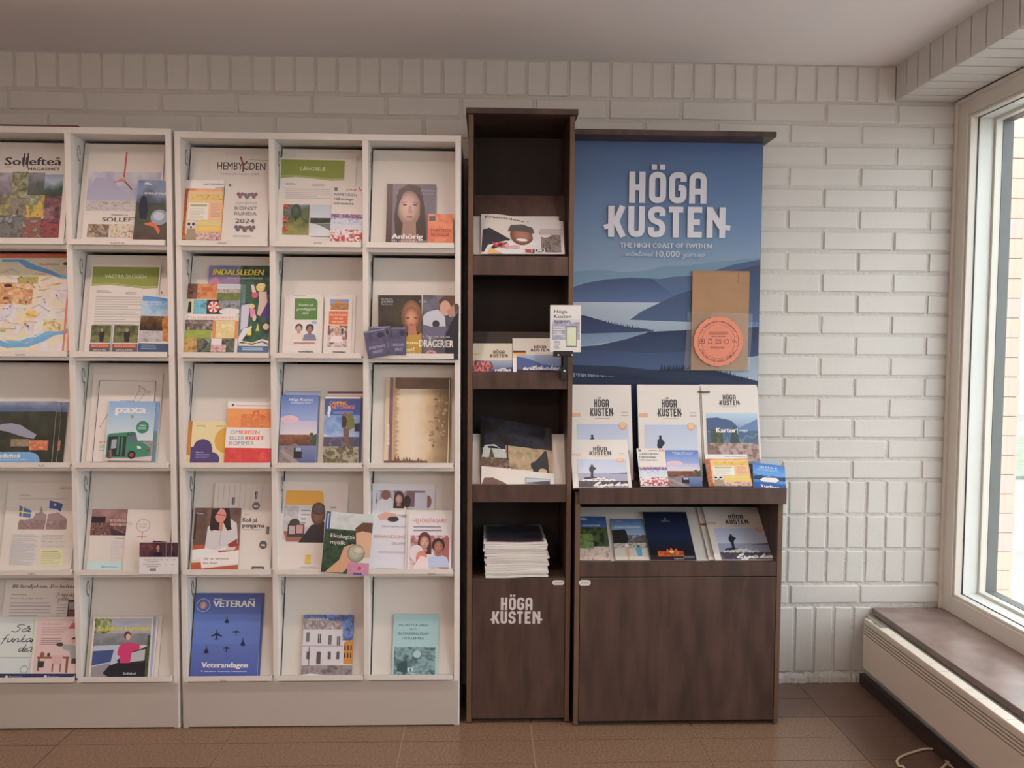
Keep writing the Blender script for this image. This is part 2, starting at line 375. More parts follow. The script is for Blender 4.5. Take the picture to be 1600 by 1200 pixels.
# ------------------------------------------------------------------ white brochure racks
FR = -.31
LIPZ = [1.538, 1.191, .844, .503, .158]      # lip bottoms, top row first
def plane(y0, z0, deg):
    t = math.radians(deg); return (np.array([0, y0, z0]), np.array([0, -math.cos(t), math.sin(t)]))
ROWP = []
TI = 12.5
for z in LIPZ: ROWP.append(plane(-.298, z+.006, TI))
def slab(name, m, parent, x0, x1, pl, off0, off1, s0, s1, bevel=0):
    """board parallel to a leaning plane; s along the slope, off along its normal"""
    p, n = pl; up = np.array([0, -n[1]*0+n[2], -n[1]])
    up = np.array([0, n[2], -n[1]])
    mb = MB(); 
    for x in (x0, x1):
        for (s, o) in ((s0, off0), (s1, off0), (s1, off1), (s0, off1)):
            q = p+up*s+n*o; mb.v.append((x, q[1], q[2]))
    mb.f = [(0, 1, 2, 3), (7, 6, 5, 4), (0, 4, 5, 1), (1, 5, 6, 2), (2, 6, 7, 3), (3, 7, 4, 0)]; mb.mi = [0]*6
    o = mb.build(name, m, None, bevel)
    if parent is not None: kid(o, parent)
    return o
def rack(label, x0, x1, pitch, th, nb, zt):
    e = empty('brochure_rack', ((x0+x1)/2, -.155, 0)); tag(e, label, 'shelf')
    kid(MB().box(x0, x0+th, FR, -.012, 0, zt-th).build('side_panel', M_lac, None, .0015), e)
    kid(MB().box(x1-th, x1, FR, -.012, 0, zt-th).build('side_panel', M_lac, None, .0015), e)
    kid(MB().box(x0, x1, FR, -.012, zt-th-.002, zt).build('top_panel', M_lac, None, .0015), e)
    kid(MB().box(x0+th, x1-th, -.02, -.012, 0, zt-th-.002).build('back_panel', M_dark), e)
    kid(MB().box(x0+th*.2, x1-th*.2, FR-.003, FR+.012, 0.004, .150).build('kick_panel', M_kick, None, .0015), e)
    bx = []
    for i in range(nb):
        a = x1-th-i*pitch; c = a-(pitch-th); bx.append((c, a))
        if i < nb-1: kid(MB().box(c-th, c, FR, -.021, .15, zt-th-.002).build('divider', M_lac, None, .0012), e)
    for i, (c, a) in enumerate(bx):
        for r in range(5):
            z = LIPZ[r]
            ztop = (zt-th-.002) if r == 0 else LIPZ[r-1]-.0125
            kid(MB().box(c+.0005, a-.0005, FR+.004, -.022, z-.0125, z+.001).build('shelf', M_lac), e)
            t = MB().box(c-.006, a-.004, FR-.014, FR-.0125, z, z+.0165).box(c-.006, a-.004, FR-.0125, FR+.012, z, z+.0012).box(a-.0042, a-.003, FR-.0125, FR-.0005, z, z+.0165)
            kid(t.build('shelf_lip', M_metal), e)
            L = (ztop-.009-(z+.006))/math.cos(math.radians(TI))
            slab('display_flap', M_lacb, e, c+.0045, a-.001, ROWP[r], -.012, -.001, .0, L, .001)
            hz = ztop-.045
            hy = -.262
            pts = [(c+.0025, hy+.008*math.cos(t_), hz-.004+.024*math.sin(t_)) for t_ in np.linspace(-.2, 2*math.pi*.86, 16)]
            pts.append((c+.0025, hy+.004, hz-.06)); pts.append((c+.0025, hy-.002, hz-.10))
            kid(MB().tube(pts, .0011, 6).build('flap_hinge', M_clear), e)
    return e, bx
R1, BX1 = rack('wide white lacquered brochure rack at the left edge, city map in its second row', -1.909, -.977, .307, .018, 3, 1.8985)
R2, BX2 = rack('white lacquered brochure rack with five rows of three bays, next to the tall dark cabinet', -.9675, -.081, .2897, .018, 3, 1.8905)
o = MB().box(-1.80, -1.262, -.306, -.10, 1.8990, 1.9045).build('cardboard_sheet', M_copper); tag(o, 'thin brown cardboard sheet lying flat on top of the left white rack', 'sheet')
# shelf captions: tiny grey print on the lips
# ------------------------------------------------------------------ tall dark cabinet
CX0, CX1, CF = -.058, .2785, -.30
TC = empty('tall_cabinet', (.11, -.15, 0)); tag(TC, 'tall narrow dark-stained wooden cabinet with open shelves and white logo on its door', 'cabinet')
kid(B('side_panel', M_wood, None, CX0, CX0+.016, CF+.003, -.012, .006, 1.958, bevel=.0008), TC)
kid(B('side_panel', M_wood, None, CX1-.016, CX1, CF+.003, -.012, .006, 1.958, bevel=.0008), TC)
for xa in (CX0, CX1-.016):
    kid(MB().box(xa+.0005, xa+.0155, CF, CF+.0029, .006, 1.958).build('plywood_edging', M_edge), TC)
kid(B('top_board', M_wood, None, CX0-.008, CX1+.008, CF-.014, -.006, 1.9585, 1.976, bevel=.001), TC)
kid(B('back_board', M_wood_shade, None, CX0+.016, CX1-.016, -.02, -.012, .02, 1.958), TC)
CAB = [(1.458, 1.518), (1.095, 1.149), (.729, .786)]
CABP = [plane(-.272, a[0]+.030, 24) for a in CAB]
for i, (a, c) in enumerate(CAB):
    kid(B('shelf_lip', M_wood, None, CX0+.0165, CX1-.0165, CF+.004, CF+.018, a, c, bevel=.0008), TC)
    kid(MB().box(CX0+.0165, CX1-.0165, CF+.0185, -.02, a+.008, a+.020).build('shelf', M_wood_shade), TC)
    slab('sloping_display_board', M_wood if i == 0 else M_wood_shade, TC, CX0+.0175, CX1-.0175, CABP[i], -.012, -.001, 0, .27 if i == 0 else .17)  # top board in the lighter wood, lower ones in the shaded copy
kid(B('shelf', M_wood, None, CX0+.0165, CX1-.0165, CF+.004, -.02, .466, .480), TC)
kid(B('door', M_wood, None, CX0+.0175, CX1-.0175, CF+.001, CF+.018, .016, .4655, bevel=.001), TC)
kid(B('plinth', M_dark, None, CX0+.02, CX1-.02, CF+.03, -.03, 0, .015), TC)
# ------------------------------------------------------------------ low counter unit with poster wall
KX0, KX1, KF = .289, .962, -.325
K = empty('display_counter', (.625, -.16, 0)); tag(K, 'low dark-stained wooden display counter with blue landscape poster wall above', 'counter')
def side_prof(x0, x1):
    return MB().prism([(KF+.003, .006), (-.012, .006), (-.012, .80), (-.10, .80), (KF+.003, .757)], 0, x0, x1)
kid(side_prof(KX0, KX0+.016).build('side_panel', M_wood, None, .0008), K)
kid(side_prof(KX1-.016, KX1).build('side_panel', M_wood, None, .0008), K)
for xa in (KX0, KX1-.016): kid(MB().box(xa+.0005, xa+.0155, KF, KF+.0029, .006, .757).build('plywood_edging', M_edge), K)
kid(B('front_rail', M_wood, None, KX0+.010, KX1+.006, KF-.012, KF-.0005, .731, .782, bevel=.001), K)
kid(B('lower_rail', M_wood, None, KX0+.0165, KX1-.0165, KF+.002, KF+.016, .492, .540, bevel=.001), K)
kid(B('door', M_wood, None, KX0+.0175, KX1-.0175, KF+.001, KF+.018, .016, .489, bevel=.001), K)
kid(B('shelf', M_wood_shade, None, KX0+.0165, KX1-.0165, KF+.017, -.02, .490, .502), K)
kid(B('back_board', M_wood_shade, None, KX0+.0165, KX1-.0165, -.02, -.012, .02, .79), K)
kid(B('plinth', M_dark, None, KX0+.02, KX1-.03, KF+.035, -.03, 0, .015), K)
KLO = plane(KF+.028, .510, 50)
slab('white_display_board', M_lacb, K, KX0+.0175, KX1-.0175, KLO, -.010, -.001, 0, .255)['label'] = 'white sloping board behind the leaflets'
TOPB = plane(KF+.028, .748, 34)            # front, flatter part of the tray
TOPA = plane(-.212, .800, 13)              # rear, steeper part
kid(MB().prism([(KF-.0003, .735), (KF+.03, .735), (-.205, .765), (-.10, .78), (-.10, .795), (-.21, .782), (KF+.018, .752), (KF-.0003, .752)], 0, KX0+.0165, KX1-.0165).build('tray', M_wood), K)
kid(B('poster_board', M_wood, None, .2875, .950, -.094, -.070, .80, 1.934), K)
kid(B('top_board', M_wood, None, .2875, .966, -.178, -.055, 1.9345, 1.952, bevel=.001), K)
kid(MB().box(.2875, .950, -.0695, -.0125, .80, .83).box(.2875, .305, -.0695, -.0125, .83, 1.934).box(.93, .950, -.0695, -.0125, .83, 1.934).build('rear_frame', M_wood), K)

# ------------------------------------------------------------------ printed matter: a small vector drawing kit
# every printed cover is built as thin flat pieces of "ink" (mesh faces with a colour attribute), u to the right, v downwards
def noise2(nx, ny, sc, seed, oct=5, asp=1.0):
    rs = np.random.RandomState(seed); out = np.zeros((ny, nx)); amp = 1; tot = 0
    for o_ in range(oct):
        gy, gxn = int(sc/asp**.5*2**o_)+2, int(sc*asp**.5*2**o_)+2
        gr = rs.rand(gy+1, gxn+1)
        yy = np.linspace(0, gy-1.001, ny); xx = np.linspace(0, gxn-1.001, nx)
        yi, xi = yy.astype(int), xx.astype(int); fy, fx = (yy-yi)[:, None], (xx-xi)[None]
        fy = fy*fy*(3-2*fy); fx = fx*fx*(3-2*fx)
        a = gr[yi][:, xi]; b_ = gr[yi][:, xi+1]; c = gr[yi+1][:, xi]; d = gr[yi+1][:, xi+1]
        out += amp*(a*(1-fx)*(1-fy)+b_*fx*(1-fy)+c*(1-fx)*fy+d*fx*fy); tot += amp; amp *= .55
    out /= tot
    return np.clip((out-.5)*1.7+.5, 0, 1)
def r(x0, y0, x1, y1, c): return ('p', [(x0, y0), (x1, y0), (x1, y1), (x0, y1)], c)
def g(x0, y0, x1, y1, c0, c1): return ('g', x0, y0, x1, y1, c0, c1)
def p(pts, c): return ('p', pts, c)
def pg(pts, c0, c1): return ('pg', pts, c0, c1)
def e(cx, cy, rx, ry, c, n=22): return ('e', cx, cy, rx, ry, c, n)
def T(x0, x1, yb, hc, s, c, b=0, sh=0): return ('T', x0, x1, yb, hc, s, c, b, sh)
def N(x0, y0, x1, y1, pal, sc=3, seed=0, tv=0, nx=26, ny=26, th=0): return ('N', x0, y0, x1, y1, pal, sc, seed, tv, nx, ny, th)
def L(x0, x1, y0, y1, n, c, seed=0, full=.85): return ('L', x0, x1, y0, y1, n, c, seed, full)
def ST_(pts, w, c, closed=False): return ('S', pts, w, c, closed)      # w = fraction of the width
def LOGO(x0, y0, x1, y1, c): return ('K', x0, y0, x1, y1, c)
def CUR(x0, x1, yb, xh, s, w, c, sh=.25): return ('C', x0, x1, yb, xh, s, w, c, sh)
def fillet(pts, rad, closed=False, n=5):
    out = []; m_ = len(pts)
    for i, q in enumerate(pts):
        if not closed and i in (0, m_-1) or rad <= 0: out.append(q); continue
        a, b_ = pts[i-1], pts[(i+1) % m_]
        va = np.array(a)-q; vb = np.array(b_)-q; la, lb = np.hypot(*va), np.hypot(*vb)
        d = min(rad, la*.5, lb*.5); A = np.array(q)+va/la*d; Bq = np.array(q)+vb/lb*d
        for t_ in np.linspace(0, 1, n): out.append(tuple(A*(1-t_)**2+2*np.array(q)*t_*(1-t_)+Bq*t_**2))
    return out
def stroke(pts, w, closed=False):
    P = []
    for q in pts:
        q = np.array(q, float)
        if not P or np.hypot(*(q-P[-1])) > w*.02: P.append(q)
    if closed and np.hypot(*(P[0]-P[-1])) < w*.02: P.pop()
    m_ = len(P); Lf, Rt = [], []
    for i in range(m_):
        a = P[i-1] if (i or closed) else None; c = P[(i+1) % m_] if (i < m_-1 or closed) else None
        d1 = (P[i]-a) if a is not None else (c-P[i]); d2 = (c-P[i]) if c is not None else d1
        d1 = d1/(np.hypot(*d1)+1e-12); d2 = d2/(np.hypot(*d2)+1e-12)
        n1 = np.array([-d1[1], d1[0]]); n2 = np.array([-d2[1], d2[0]]); mm = n1+n2; l2 = np.dot(mm, mm)
        mm = n1 if l2 < .3 else mm*2/l2*1.0
        Lf.append(P[i]+mm*w/2); Rt.append(P[i]-mm*w/2)
    return [[Lf[i], Lf[(i+1) % m_], Rt[(i+1) % m_], Rt[i]] for i in range(m_ if closed else m_-1)]
def catmull(pts, k=5):
    P = [np.array(q, float) for q in pts]; P = [2*P[0]-P[1]]+P+[2*P[-1]-P[-2]]; out = []
    for i in range(1, len(P)-2):
        for t_ in np.linspace(0, 1, k, endpoint=False):
            a, b_, c, d = P[i-1:i+3]
            out.append(.5*((2*b_)+(c-a)*t_+(2*a-5*b_+4*c-d)*t_**2+(3*b_-a-3*c+d)*t_**3))
    out.append(P[-2]); return out
LETT = {'H': [[(0, 0), (0, 1)], [(1, 0), (1, 1)], [(0, .5), (1, .5)]],
        'O': 'ring', 'G': [('f', [(1, .74), (1, 1), (0, 1), (0, 0), (1, 0), (1, .5), (.55, .5)])],
        'A': [('f', [(0, -.1), (0, 1), (1, 1), (1, -.1)]), [(0, .36), (1, .36)]],
        'U': [('f', [(0, 1.1), (0, 0), (1, 0), (1, 1.1)])], 'T': [[(-.1, 1), (1.1, 1)], [(.5, -.1), (.5, 1)]],
        'S': [('f', [(1, .73), (1, 1), (0, 1), (0, .56), (1, .46), (1, 0), (0, 0), (0, .28)])],
        'K': [[(0, -.1), (0, 1.1)], [(1, 1.1), (.35, .42)], [(.33, .60), (1.05, -.1)], [(0, .33), (-.62, .26)]],
        'E': [[(0, -.1), (0, 1.1)], [(-.1, 1), (1.1, 1)], [(0, .5), (.9, .5)], [(-.1, 0), (1.1, 0)]],
        'N': [[(0, -.1), (0, 1.1)], [(1, -.1), (1, 1.1)], [(0, 1.05), (.9, .30)], [(.8, .33), (1.62, .28)]]}
def logo_polys():
    """the two-line condensed logotype in unit box coordinates (x right, y down)"""
    out = []; s = 44.0
    rows = [('HOGA', [(460, 577), (605, 729), (750, 878), (898, 1025)], 360, 595), ('KUSTEN', [(310, 437), (456, 577), (600, 728), (738, 870), (890, 1010), (1030, 1168)], 620, 852)]
    for txt, spans, yt, yb in rows:
        for ch, (a, c) in zip(txt, spans):
            x0, x1, y0, y1 = a+s/2, c-s/2, yt+s/2, yb-s/2
            mp_ = lambda q: (x0+q[0]*(x1-x0), y1+(y0-y1)*q[1])
            ext = s/2/(y1-y0)
            if LETT[ch] == 'ring': out += stroke(fillet([mp_(q) for q in ((0, 0), (0, 1), (1, 1), (1, 0))], 40, True), s, True); continue
            for st in LETT[ch]:
                fl_ = st[0] == 'f'; pts = st[1] if fl_ else st
                pts = [(q[0], (-ext if q[1] == -.1 else 1+ext if q[1] == 1.1 else q[1])) for q in pts]
                if not fl_ and ch == 'H': pts = [(q[0], -ext if q[1] == 0 else 1+ext if q[1] == 1 else q[1]) for q in pts]
                pts = [mp_(q) for q in pts]
                if fl_: pts = fillet(pts, 42)
                out += stroke(pts, s if not (ch in 'KN' and abs(pts[0][1]-pts[-1][1]) < 40) else 36)
    for a in (622, 681): out.append([(a, 304), (a+38, 304), (a+38, 343), (a, 343)])
    return [[((q[0]-258)/955, (q[1]-304)/548) for q in poly] for poly in out]
LOGOP = logo_polys()
CURS = {'v': [[(0, 1), (.12, .9), (.3, 0), (.62, .9), (.85, .85)]], 'a': [[(.75, .9), (.4, 1), (.05, .5), (.3, 0), (.7, .5), (.8, 1), (.75, .15), (1.05, .15)]],
        't': [[(.55, 2.1), (.35, .9), (.25, .1), (.55, 0), (.85, .3)], [(-.25, 1.25), (.9, 1.4)]], 'e': [[(0, .35), (.5, .6), (.4, 1), (.1, .7), (.2, .05), (.7, .1), (1, .4)]],
        'n': [[(0, .95), (.08, 0), (.15, .55), (.5, 1), (.68, .6), (.7, .05), (1.05, .25)]], 'l': [[(0, .2), (.5, 1.5), (.42, 2.1), (.15, 1.6), (.15, .3), (.4, 0), (.8, .3)]],
        'y': [[(0, .95), (.05, .2), (.45, .15), (.7, .95), (.6, -.6), (.2, -1.1), (-.1, -.7), (.5, -.1), (1.0, .3)]], 'c': [[(.75, .8), (.4, 1), (.03, .5), (.3, 0), (.9, .3)]],
        'k': [[(.15, 0), (.3, 1), (.4, 2.1)], [(.8, 1), (.25, .5), (.6, .05), (1, .2)]], 'r': [[(0, .95), (.08, 0), (.15, .6), (.45, 1), (.7, .85)]],
        'S': [[(.9, 1.9), (.5, 2.1), (.2, 1.6), (.7, .9), (.5, 0), (0, .2)]], 'f': [[(.8, 2), (.45, 1.8), (.2, -.9)], [(0, .9), (.6, 1)]], 'u': [[(0, 1), (.05, .1), (.45, .15), (.7, 1), (.75, .1), (1, .25)]],
        'd': [[(.75, .9), (.35, 1), (.05, .4), (.35, 0), (.75, .7), (.9, 2.1), (.8, .1), (1.05, .2)]], 'o': [[(.5, 1), (.1, .6), (.3, 0), (.7, .5), (.45, 1), (.95, .9)]],
        'i': [[(.1, 1), (.2, .05), (.5, .2)]], 'j': [[(.4, 1), (.3, -.7), (0, -.9)]], 'g': [[(.75, .9), (.35, 1), (.05, .5), (.3, .05), (.7, .6), (.6, -.8), (.1, -.9)]], ' ': []}
def cursive(s):
    x = 0; out = []
    for ch in s:
        ring = ch in 'åä'; c0 = {'å': 'a', 'ä': 'a'}.get(ch, ch)
        for st in CURS.get(c0, CURS['n']): out.append([(q[0]+x, q[1]) for q in catmull(st, 4)])
        if ring: out.append([(x+.45+.12*math.cos(t_), 1.45+.14*math.sin(t_)) for t_ in np.linspace(0, 6.28, 9)])
        x += .55 if ch in ' ij' else .98
    return out, x
_tc = {}
def glyphs(s, bold):
    k = (s, bold)
    if k not in _tc:
        c = bpy.data.curves.new('lettering', 'FONT'); c.body = s; c.resolution_u = 2 if len(s) < 16 else 1; c.offset = bold
        o = bpy.data.objects.new('lettering', c); me = o.to_mesh()
        V = np.array([v.co[:2] for v in me.vertices]) if len(me.vertices) else np.zeros((1, 2))
        Fc = [tuple(q.vertices) for q in me.polygons]
        o.to_mesh_clear(); bpy.data.objects.remove(o); bpy.data.curves.remove(c)
        _tc[k] = (V, Fc)
    return _tc[k]
CAPH = glyphs('H', 0)[0][:, 1].max()
def clip01(poly, cols=None):
    for ax, lim, sg in ((0, 0, 1), (0, 1, -1), (1, 0, 1), (1, 1, -1)):
        out = []; n_ = len(poly)
        for i in range(n_):
            a, b_ = poly[i-1], poly[i]; da, db = (a[ax]-lim)*sg, (b_[ax]-lim)*sg
            if (da >= 0) != (db >= 0): t_ = da/(da-db); out.append((a[0]+(b_[0]-a[0])*t_, a[1]+(b_[1]-a[1])*t_))
            if db >= 0: out.append(tuple(b_))
        poly = out
        if len(poly) < 3: return []
    return poly
def ink_mesh(ops, w, h, bend=None, name='printed_cover', m=None, step=.00005, gain=1.0, base=.0001):
    V, Fc, Cc = [], [], []; z = base
    def add(poly, col):
        nonlocal z
        z += 1.5e-6
        xs_ = [q[0] for q in poly]; ys_ = [q[1] for q in poly]
        if min(xs_) < -1e-6 or max(xs_) > 1+1e-6 or min(ys_) < -1e-6 or max(ys_) > 1+1e-6: poly = clip01(poly)
        if len(poly) < 3: return
        k = len(V); V.extend((q[0], q[1], z) for q in poly); Fc.append(tuple(range(k, k+len(poly)))); Cc.extend([col]*len(poly))
    for op in ops:
        z += step; o_ = op[0]
        if o_ == 'p':
            c = alb(op[2])*gain; pts = op[1]
            if len(pts) <= 4: add(pts, c)
            else:
                for tri in tessellate_polygon([[Vector((q[0], q[1]*h/w, 0)) for q in pts]]): add([pts[i] for i in tri], c)
        elif o_ == 'pg':
            pts = op[1]; ys_ = [q[1] for q in pts]; a_, b_ = min(ys_), min(1, max(ys_)); c0_, c1_ = alb(op[2])*gain, alb(op[3])*gain; z += 2e-6
            for tri in tessellate_polygon([[Vector((q[0], q[1]*h/w, 0)) for q in pts]]):
                po_ = clip01([pts[i] for i in tri])
                if len(po_) < 3: continue
                k = len(V); V.extend((q[0], q[1], z) for q in po_); Fc.append(tuple(range(k, k+len(po_)))); Cc.extend([c0_+(c1_-c0_)*min(1, max(0, (q[1]-a_)/(b_-a_))) for q in po_])
        elif o_ == 'e':
            _, cx, cy, rx, ry, c, n_ = op
            if isinstance(c[0], tuple):
                z += 2e-6; k = len(V); c0_, c1_ = alb(c[0])*gain, alb(c[1])*gain; V.append((cx+c[2]*rx, cy+c[3]*ry, z)); Cc.append(c0_)
                for rr_, mx_ in ((.55, .35), (1, 1)):
                    for i in range(n_): V.append((min(1, max(0, cx+c[2]*rx*(1-rr_)+rr_*rx*math.cos(6.28318*i/n_))), min(1, max(0, cy+c[3]*ry*(1-rr_)+rr_*ry*math.sin(6.28318*i/n_))), z)); Cc.append(c0_*(1-mx_)+c1_*mx_)
                Fc += [(k, k+1+i, k+1+(i+1) % n_) for i in range(n_)]+[(k+1+i, k+1+(i+1) % n_, k+1+n_+(i+1) % n_, k+1+n_+i) for i in range(n_)]
                continue
            add([(cx+rx*math.cos(6.28318*i/n_), cy+ry*math.sin(6.28318*i/n_)) for i in range(n_)], alb(c)*gain)
        elif o_ == 'g':
            _, x0, y0, x1, y1, c0, c1 = op; k = len(V); V += [(x0, y0, z), (x1, y0, z), (x1, y1, z), (x0, y1, z)]; Fc.append((k, k+1, k+2, k+3)); a, b_ = alb(c0)*gain, alb(c1)*gain; Cc += [a, a, b_, b_]
        elif o_ == 'T':
            _, x0, x1, yb, hc, s, c, bold, sh = op; GV, GF = glyphs(s, 0); a, b_ = GV[:, 0].min(), GV[:, 0].max()
            sx = (x1-x0)/(b_-a); sy = hc/CAPH; k = len(V); col = alb(c)*gain
            for bo in ((-.008, .008) if bold <= 0 else (-1.4*bold, -.5*bold, .5*bold, 1.4*bold)):
                z += 4e-6; k = len(V)
                for q in GV: V.append((x0+(q[0]-a+bo)*sx+sh*q[1]*sy*h/w, yb-q[1]*sy, z)); Cc.append(col)
                Fc += [tuple(k+i for i in f_) for f_ in GF]
        elif o_ == 'N':
            _, x0, y0, x1, y1, pal, sc, seed, tv, nx, ny, th = op; ar_ = (x1-x0)*w/((y1-y0)*h); nx, ny = max(nx, min(48, int(nx*ar_**.5*1.3))), max(ny, min(48, int(ny/ar_**.5*1.3))); f_ = noise2(nx, ny, sc, seed, 5, ar_); vv = np.linspace(0, 1, ny)[:, None]
            f_ = np.clip(f_*(1-abs(tv))+(vv if tv >= 0 else np.linspace(0, 1, nx)[None])*abs(tv), 0, .9999); P_ = np.array([alb(q)*gain for q in pal]); q = f_*(len(pal)-1)
            i = q.astype(int); fr_ = (q-i)
            if th: fr_ = np.clip((fr_-.5)*th+.5, 0, 1)
            col = P_[i]*(1-fr_[..., None])+P_[np.minimum(i+1, len(pal)-1)]*fr_[..., None]; k = len(V)
            for b_ in range(ny):
                for a in range(nx): V.append((x0+(x1-x0)*a/(nx-1), y0+(y1-y0)*b_/(ny-1), z)); Cc.append(col[b_, a])
            Fc += [(k+b_*nx+a, k+b_*nx+a+1, k+(b_+1)*nx+a+1, k+(b_+1)*nx+a) for b_ in range(ny-1) for a in range(nx-1)]
        elif o_ == 'L':
            _, x0, x1, y0, y1, n_, c, seed, full = op; rn_ = random.Random(seed); hh = (y1-y0)/n_
            for i in range(n_):
                e_ = x0+(x1-x0)*(rn_.uniform(full, 1) if (i+1) % 5 else rn_.uniform(.4, .8)); add([(x0, y0+i*hh+hh*.28), (e_, y0+i*hh+hh*.28), (e_, y0+i*hh+hh*.66), (x0, y0+i*hh+hh*.66)], alb(c)*gain)
        elif o_ == 'S':
            _, pts, wd, c, cl = op
            for q in stroke([(a*w, b_*h) for a, b_ in pts], wd*w, cl): add([(a[0]/w, a[1]/h) for a in q], alb(c)*gain)
        elif o_ == 'K':
            _, x0, y0, x1, y1, c = op
            for q in LOGOP: add([(x0+(x1-x0)*a[0], y0+(y1-y0)*a[1]) for a in q], alb(c)*gain)
        elif o_ == 'C':
            _, x0, x1, yb, xh, s, wd, c, sh = op; sts, tw = cursive(s)
            for st in sts:
                for q in stroke([((x0+(x1-x0)*(a+sh*b_)/tw)*w, (yb-xh*b_)*h) for a, b_ in st], wd*w): add([(a[0]/w, a[1]/h) for a in q], alb(c)*gain)
    me = bpy.data.meshes.new(name)
    f3 = bend or (lambda a, b_, c: (a, b_, c))
    me.from_pydata([f3(a*w, (1-b_)*h, c) for a, b_, c in V], [], Fc)
    at = me.attributes.new('ink', 'FLOAT_COLOR', 'POINT'); at.data.foreach_set('color', np.hstack([np.array(Cc, dtype=np.float32), np.ones((len(Cc), 1), np.float32)]).ravel())
    me.materials.append(m or M_ink)
    # faces must look outwards (+z)
    import bmesh
    bm = bmesh.new(); bm.from_mesh(me); bm.normal_update()
    bmesh.ops.reverse_faces(bm, faces=[q for q in bm.faces if q.normal.z < 0]); bm.to_mesh(me); bm.free()
    return me
def item(name, label, cat, pl, k, BL, BR, TL, ops, t=.003, m=None, group=None, bend=None, gain=1.0, edges=True, ink=None, base=None):
    n = pl[1]; p0 = pl[0]+n*k
    a, b_, c = (on_plane(*q, p0, n) for q in (BL, BR, TL))
    ux = b_-a; w = np.linalg.norm(ux); ux /= w; uz = np.array(n); uy = np.cross(uz, ux); uy /= np.linalg.norm(uy); h = abs(np.dot(c-a, uy))
    M = Matrix(((ux[0], uy[0], uz[0], a[0]), (ux[1], uy[1], uz[1], a[1]), (ux[2], uy[2], uz[2], a[2]), (0, 0, 0, 1)))
    mb = MB()
    if bend is None:
        mb.box(0, w, 0, h, -t, 0)
        mb.mi = [0, 0, 1, 1, 1, 1]; mb.mi = [0, 0, 1, 1, 1, 1]
    else:
        nx, ny = 16, 10; v_ = []
        for zz in (0, -t):
            for j in range(ny+1):
                for i in range(nx+1): v_.append(bend(w*i/nx, h*j/ny, zz))
        q_ = (nx+1)*(ny+1); mb.v = v_
        for s_ in (0, q_):
            for j in range(ny):
                for i in range(nx): mb.f.append((s_+j*(nx+1)+i, s_+j*(nx+1)+i+1, s_+(j+1)*(nx+1)+i+1, s_+(j+1)*(nx+1)+i)); mb.mi.append(0)
        for i in range(nx):
            for j in (0, ny): mb.f.append((j*(nx+1)+i, j*(nx+1)+i+1, q_+j*(nx+1)+i+1, q_+j*(nx+1)+i)); mb.mi.append(1)
        for j in range(ny):
            for i in (0, nx): mb.f.append((j*(nx+1)+i, (j+1)*(nx+1)+i, q_+(j+1)*(nx+1)+i, q_+j*(nx+1)+i)); mb.mi.append(1)
    o = mb.build(name, [m or M_paper, M_pages if edges else (m or M_paper)], None); o.matrix_world = M; tag(o, label, cat, group)
    if ops:
        me = ink_mesh(ops, w, h, bend, gain=gain, m=ink, **({'base': base, 'step': .00025} if bend else {}))
        q = bpy.data.objects.new('printed_cover', me); C.objects.link(q); q.parent = o
    return o
def decal(name, parent, p0, n, BL, BR, TL, ops, **kw):
    a, b_, c = (on_plane(*q, p0, n) for q in (BL, BR, TL)); ux = b_-a; w = np.linalg.norm(ux); ux /= w; uz = np.array(n); uy = np.cross(uz, ux); h = abs(np.dot(c-a, uy))
    me = ink_mesh(ops, w, h, name=name, **kw); q = bpy.data.objects.new(name, me); C.objects.link(q)
    q.matrix_world = Matrix(((ux[0], uy[0], uz[0], a[0]), (ux[1], uy[1], uz[1], a[1]), (ux[2], uy[2], uz[2], a[2]), (0, 0, 0, 1)))
    if parent is not None: q.parent = parent; q.matrix_parent_inverse = Matrix.Translation(-Vector(parent.location))
    return q
# recurring colours
Wt = (208, 200, 190); Wb = (214, 212, 206); INK = (58, 52, 50); GRY = (150, 143, 138); DK = (42, 38, 38); NAVY = (38, 54, 92)
def person(cx, cy, s, skin, hair, shirt, asp=1.0, long=False, eyes=False):
    """head of radius s (fraction of the width) with shoulders; asp = width/height of the print"""
    o = [p([(cx-2.0*s, cy+3.6*s*asp), (cx-1.6*s, cy+1.9*s*asp), (cx-.5*s, cy+1.45*s*asp), (cx+.5*s, cy+1.45*s*asp), (cx+1.6*s, cy+1.9*s*asp), (cx+2.0*s, cy+3.6*s*asp)], shirt)]
    dk = lambda q, f_=.72: tuple(int(v*f_) for v in q)
    o.append(e(cx, cy-.25*s*asp, 1.12*s, (1.28 if not long else 1.5)*s*asp, ((tuple(min(255, int(v*1.35)) for v in hair)), hair, -.2, -.5)))
    if long: o += [p([(cx-1.15*s, cy), (cx+1.15*s, cy), (cx+1.25*s, cy+2.2*s*asp), (cx-1.25*s, cy+2.2*s*asp)], hair)]
    o.append(p([(cx-.38*s, cy+.6*s*asp), (cx+.38*s, cy+.6*s*asp), (cx+.5*s, cy+1.7*s*asp), (cx-.5*s, cy+1.7*s*asp)], tuple(int(v*.86) for v in skin)))
    o.append(e(cx, cy+.12*s*asp, .80*s, 1.08*s*asp, (tuple(min(255, int(v*1.06)) for v in skin), dk(skin), -.2, -.1)))
    if eyes or s > .075:
        d = tuple(int(v*.42) for v in skin); l = tuple(int(v*.82) for v in skin)
        for sx in (-1, 1):
            o.append(e(cx+sx*.33*s, cy-.02*s*asp, .13*s, .06*s*asp, d, 10)); o.append(ST_([(cx+sx*.17*s, cy-.20*s*asp), (cx+sx*.5*s, cy-.19*s*asp)], .045*s, d))
        o += [p([(cx-.05*s, cy), (cx+.05*s, cy), (cx+.13*s, cy+.42*s*asp), (cx-.12*s, cy+.42*s*asp)], l), e(cx, cy+.66*s*asp, .24*s, .07*s*asp, (150, 80, 72), 12)]
    return o
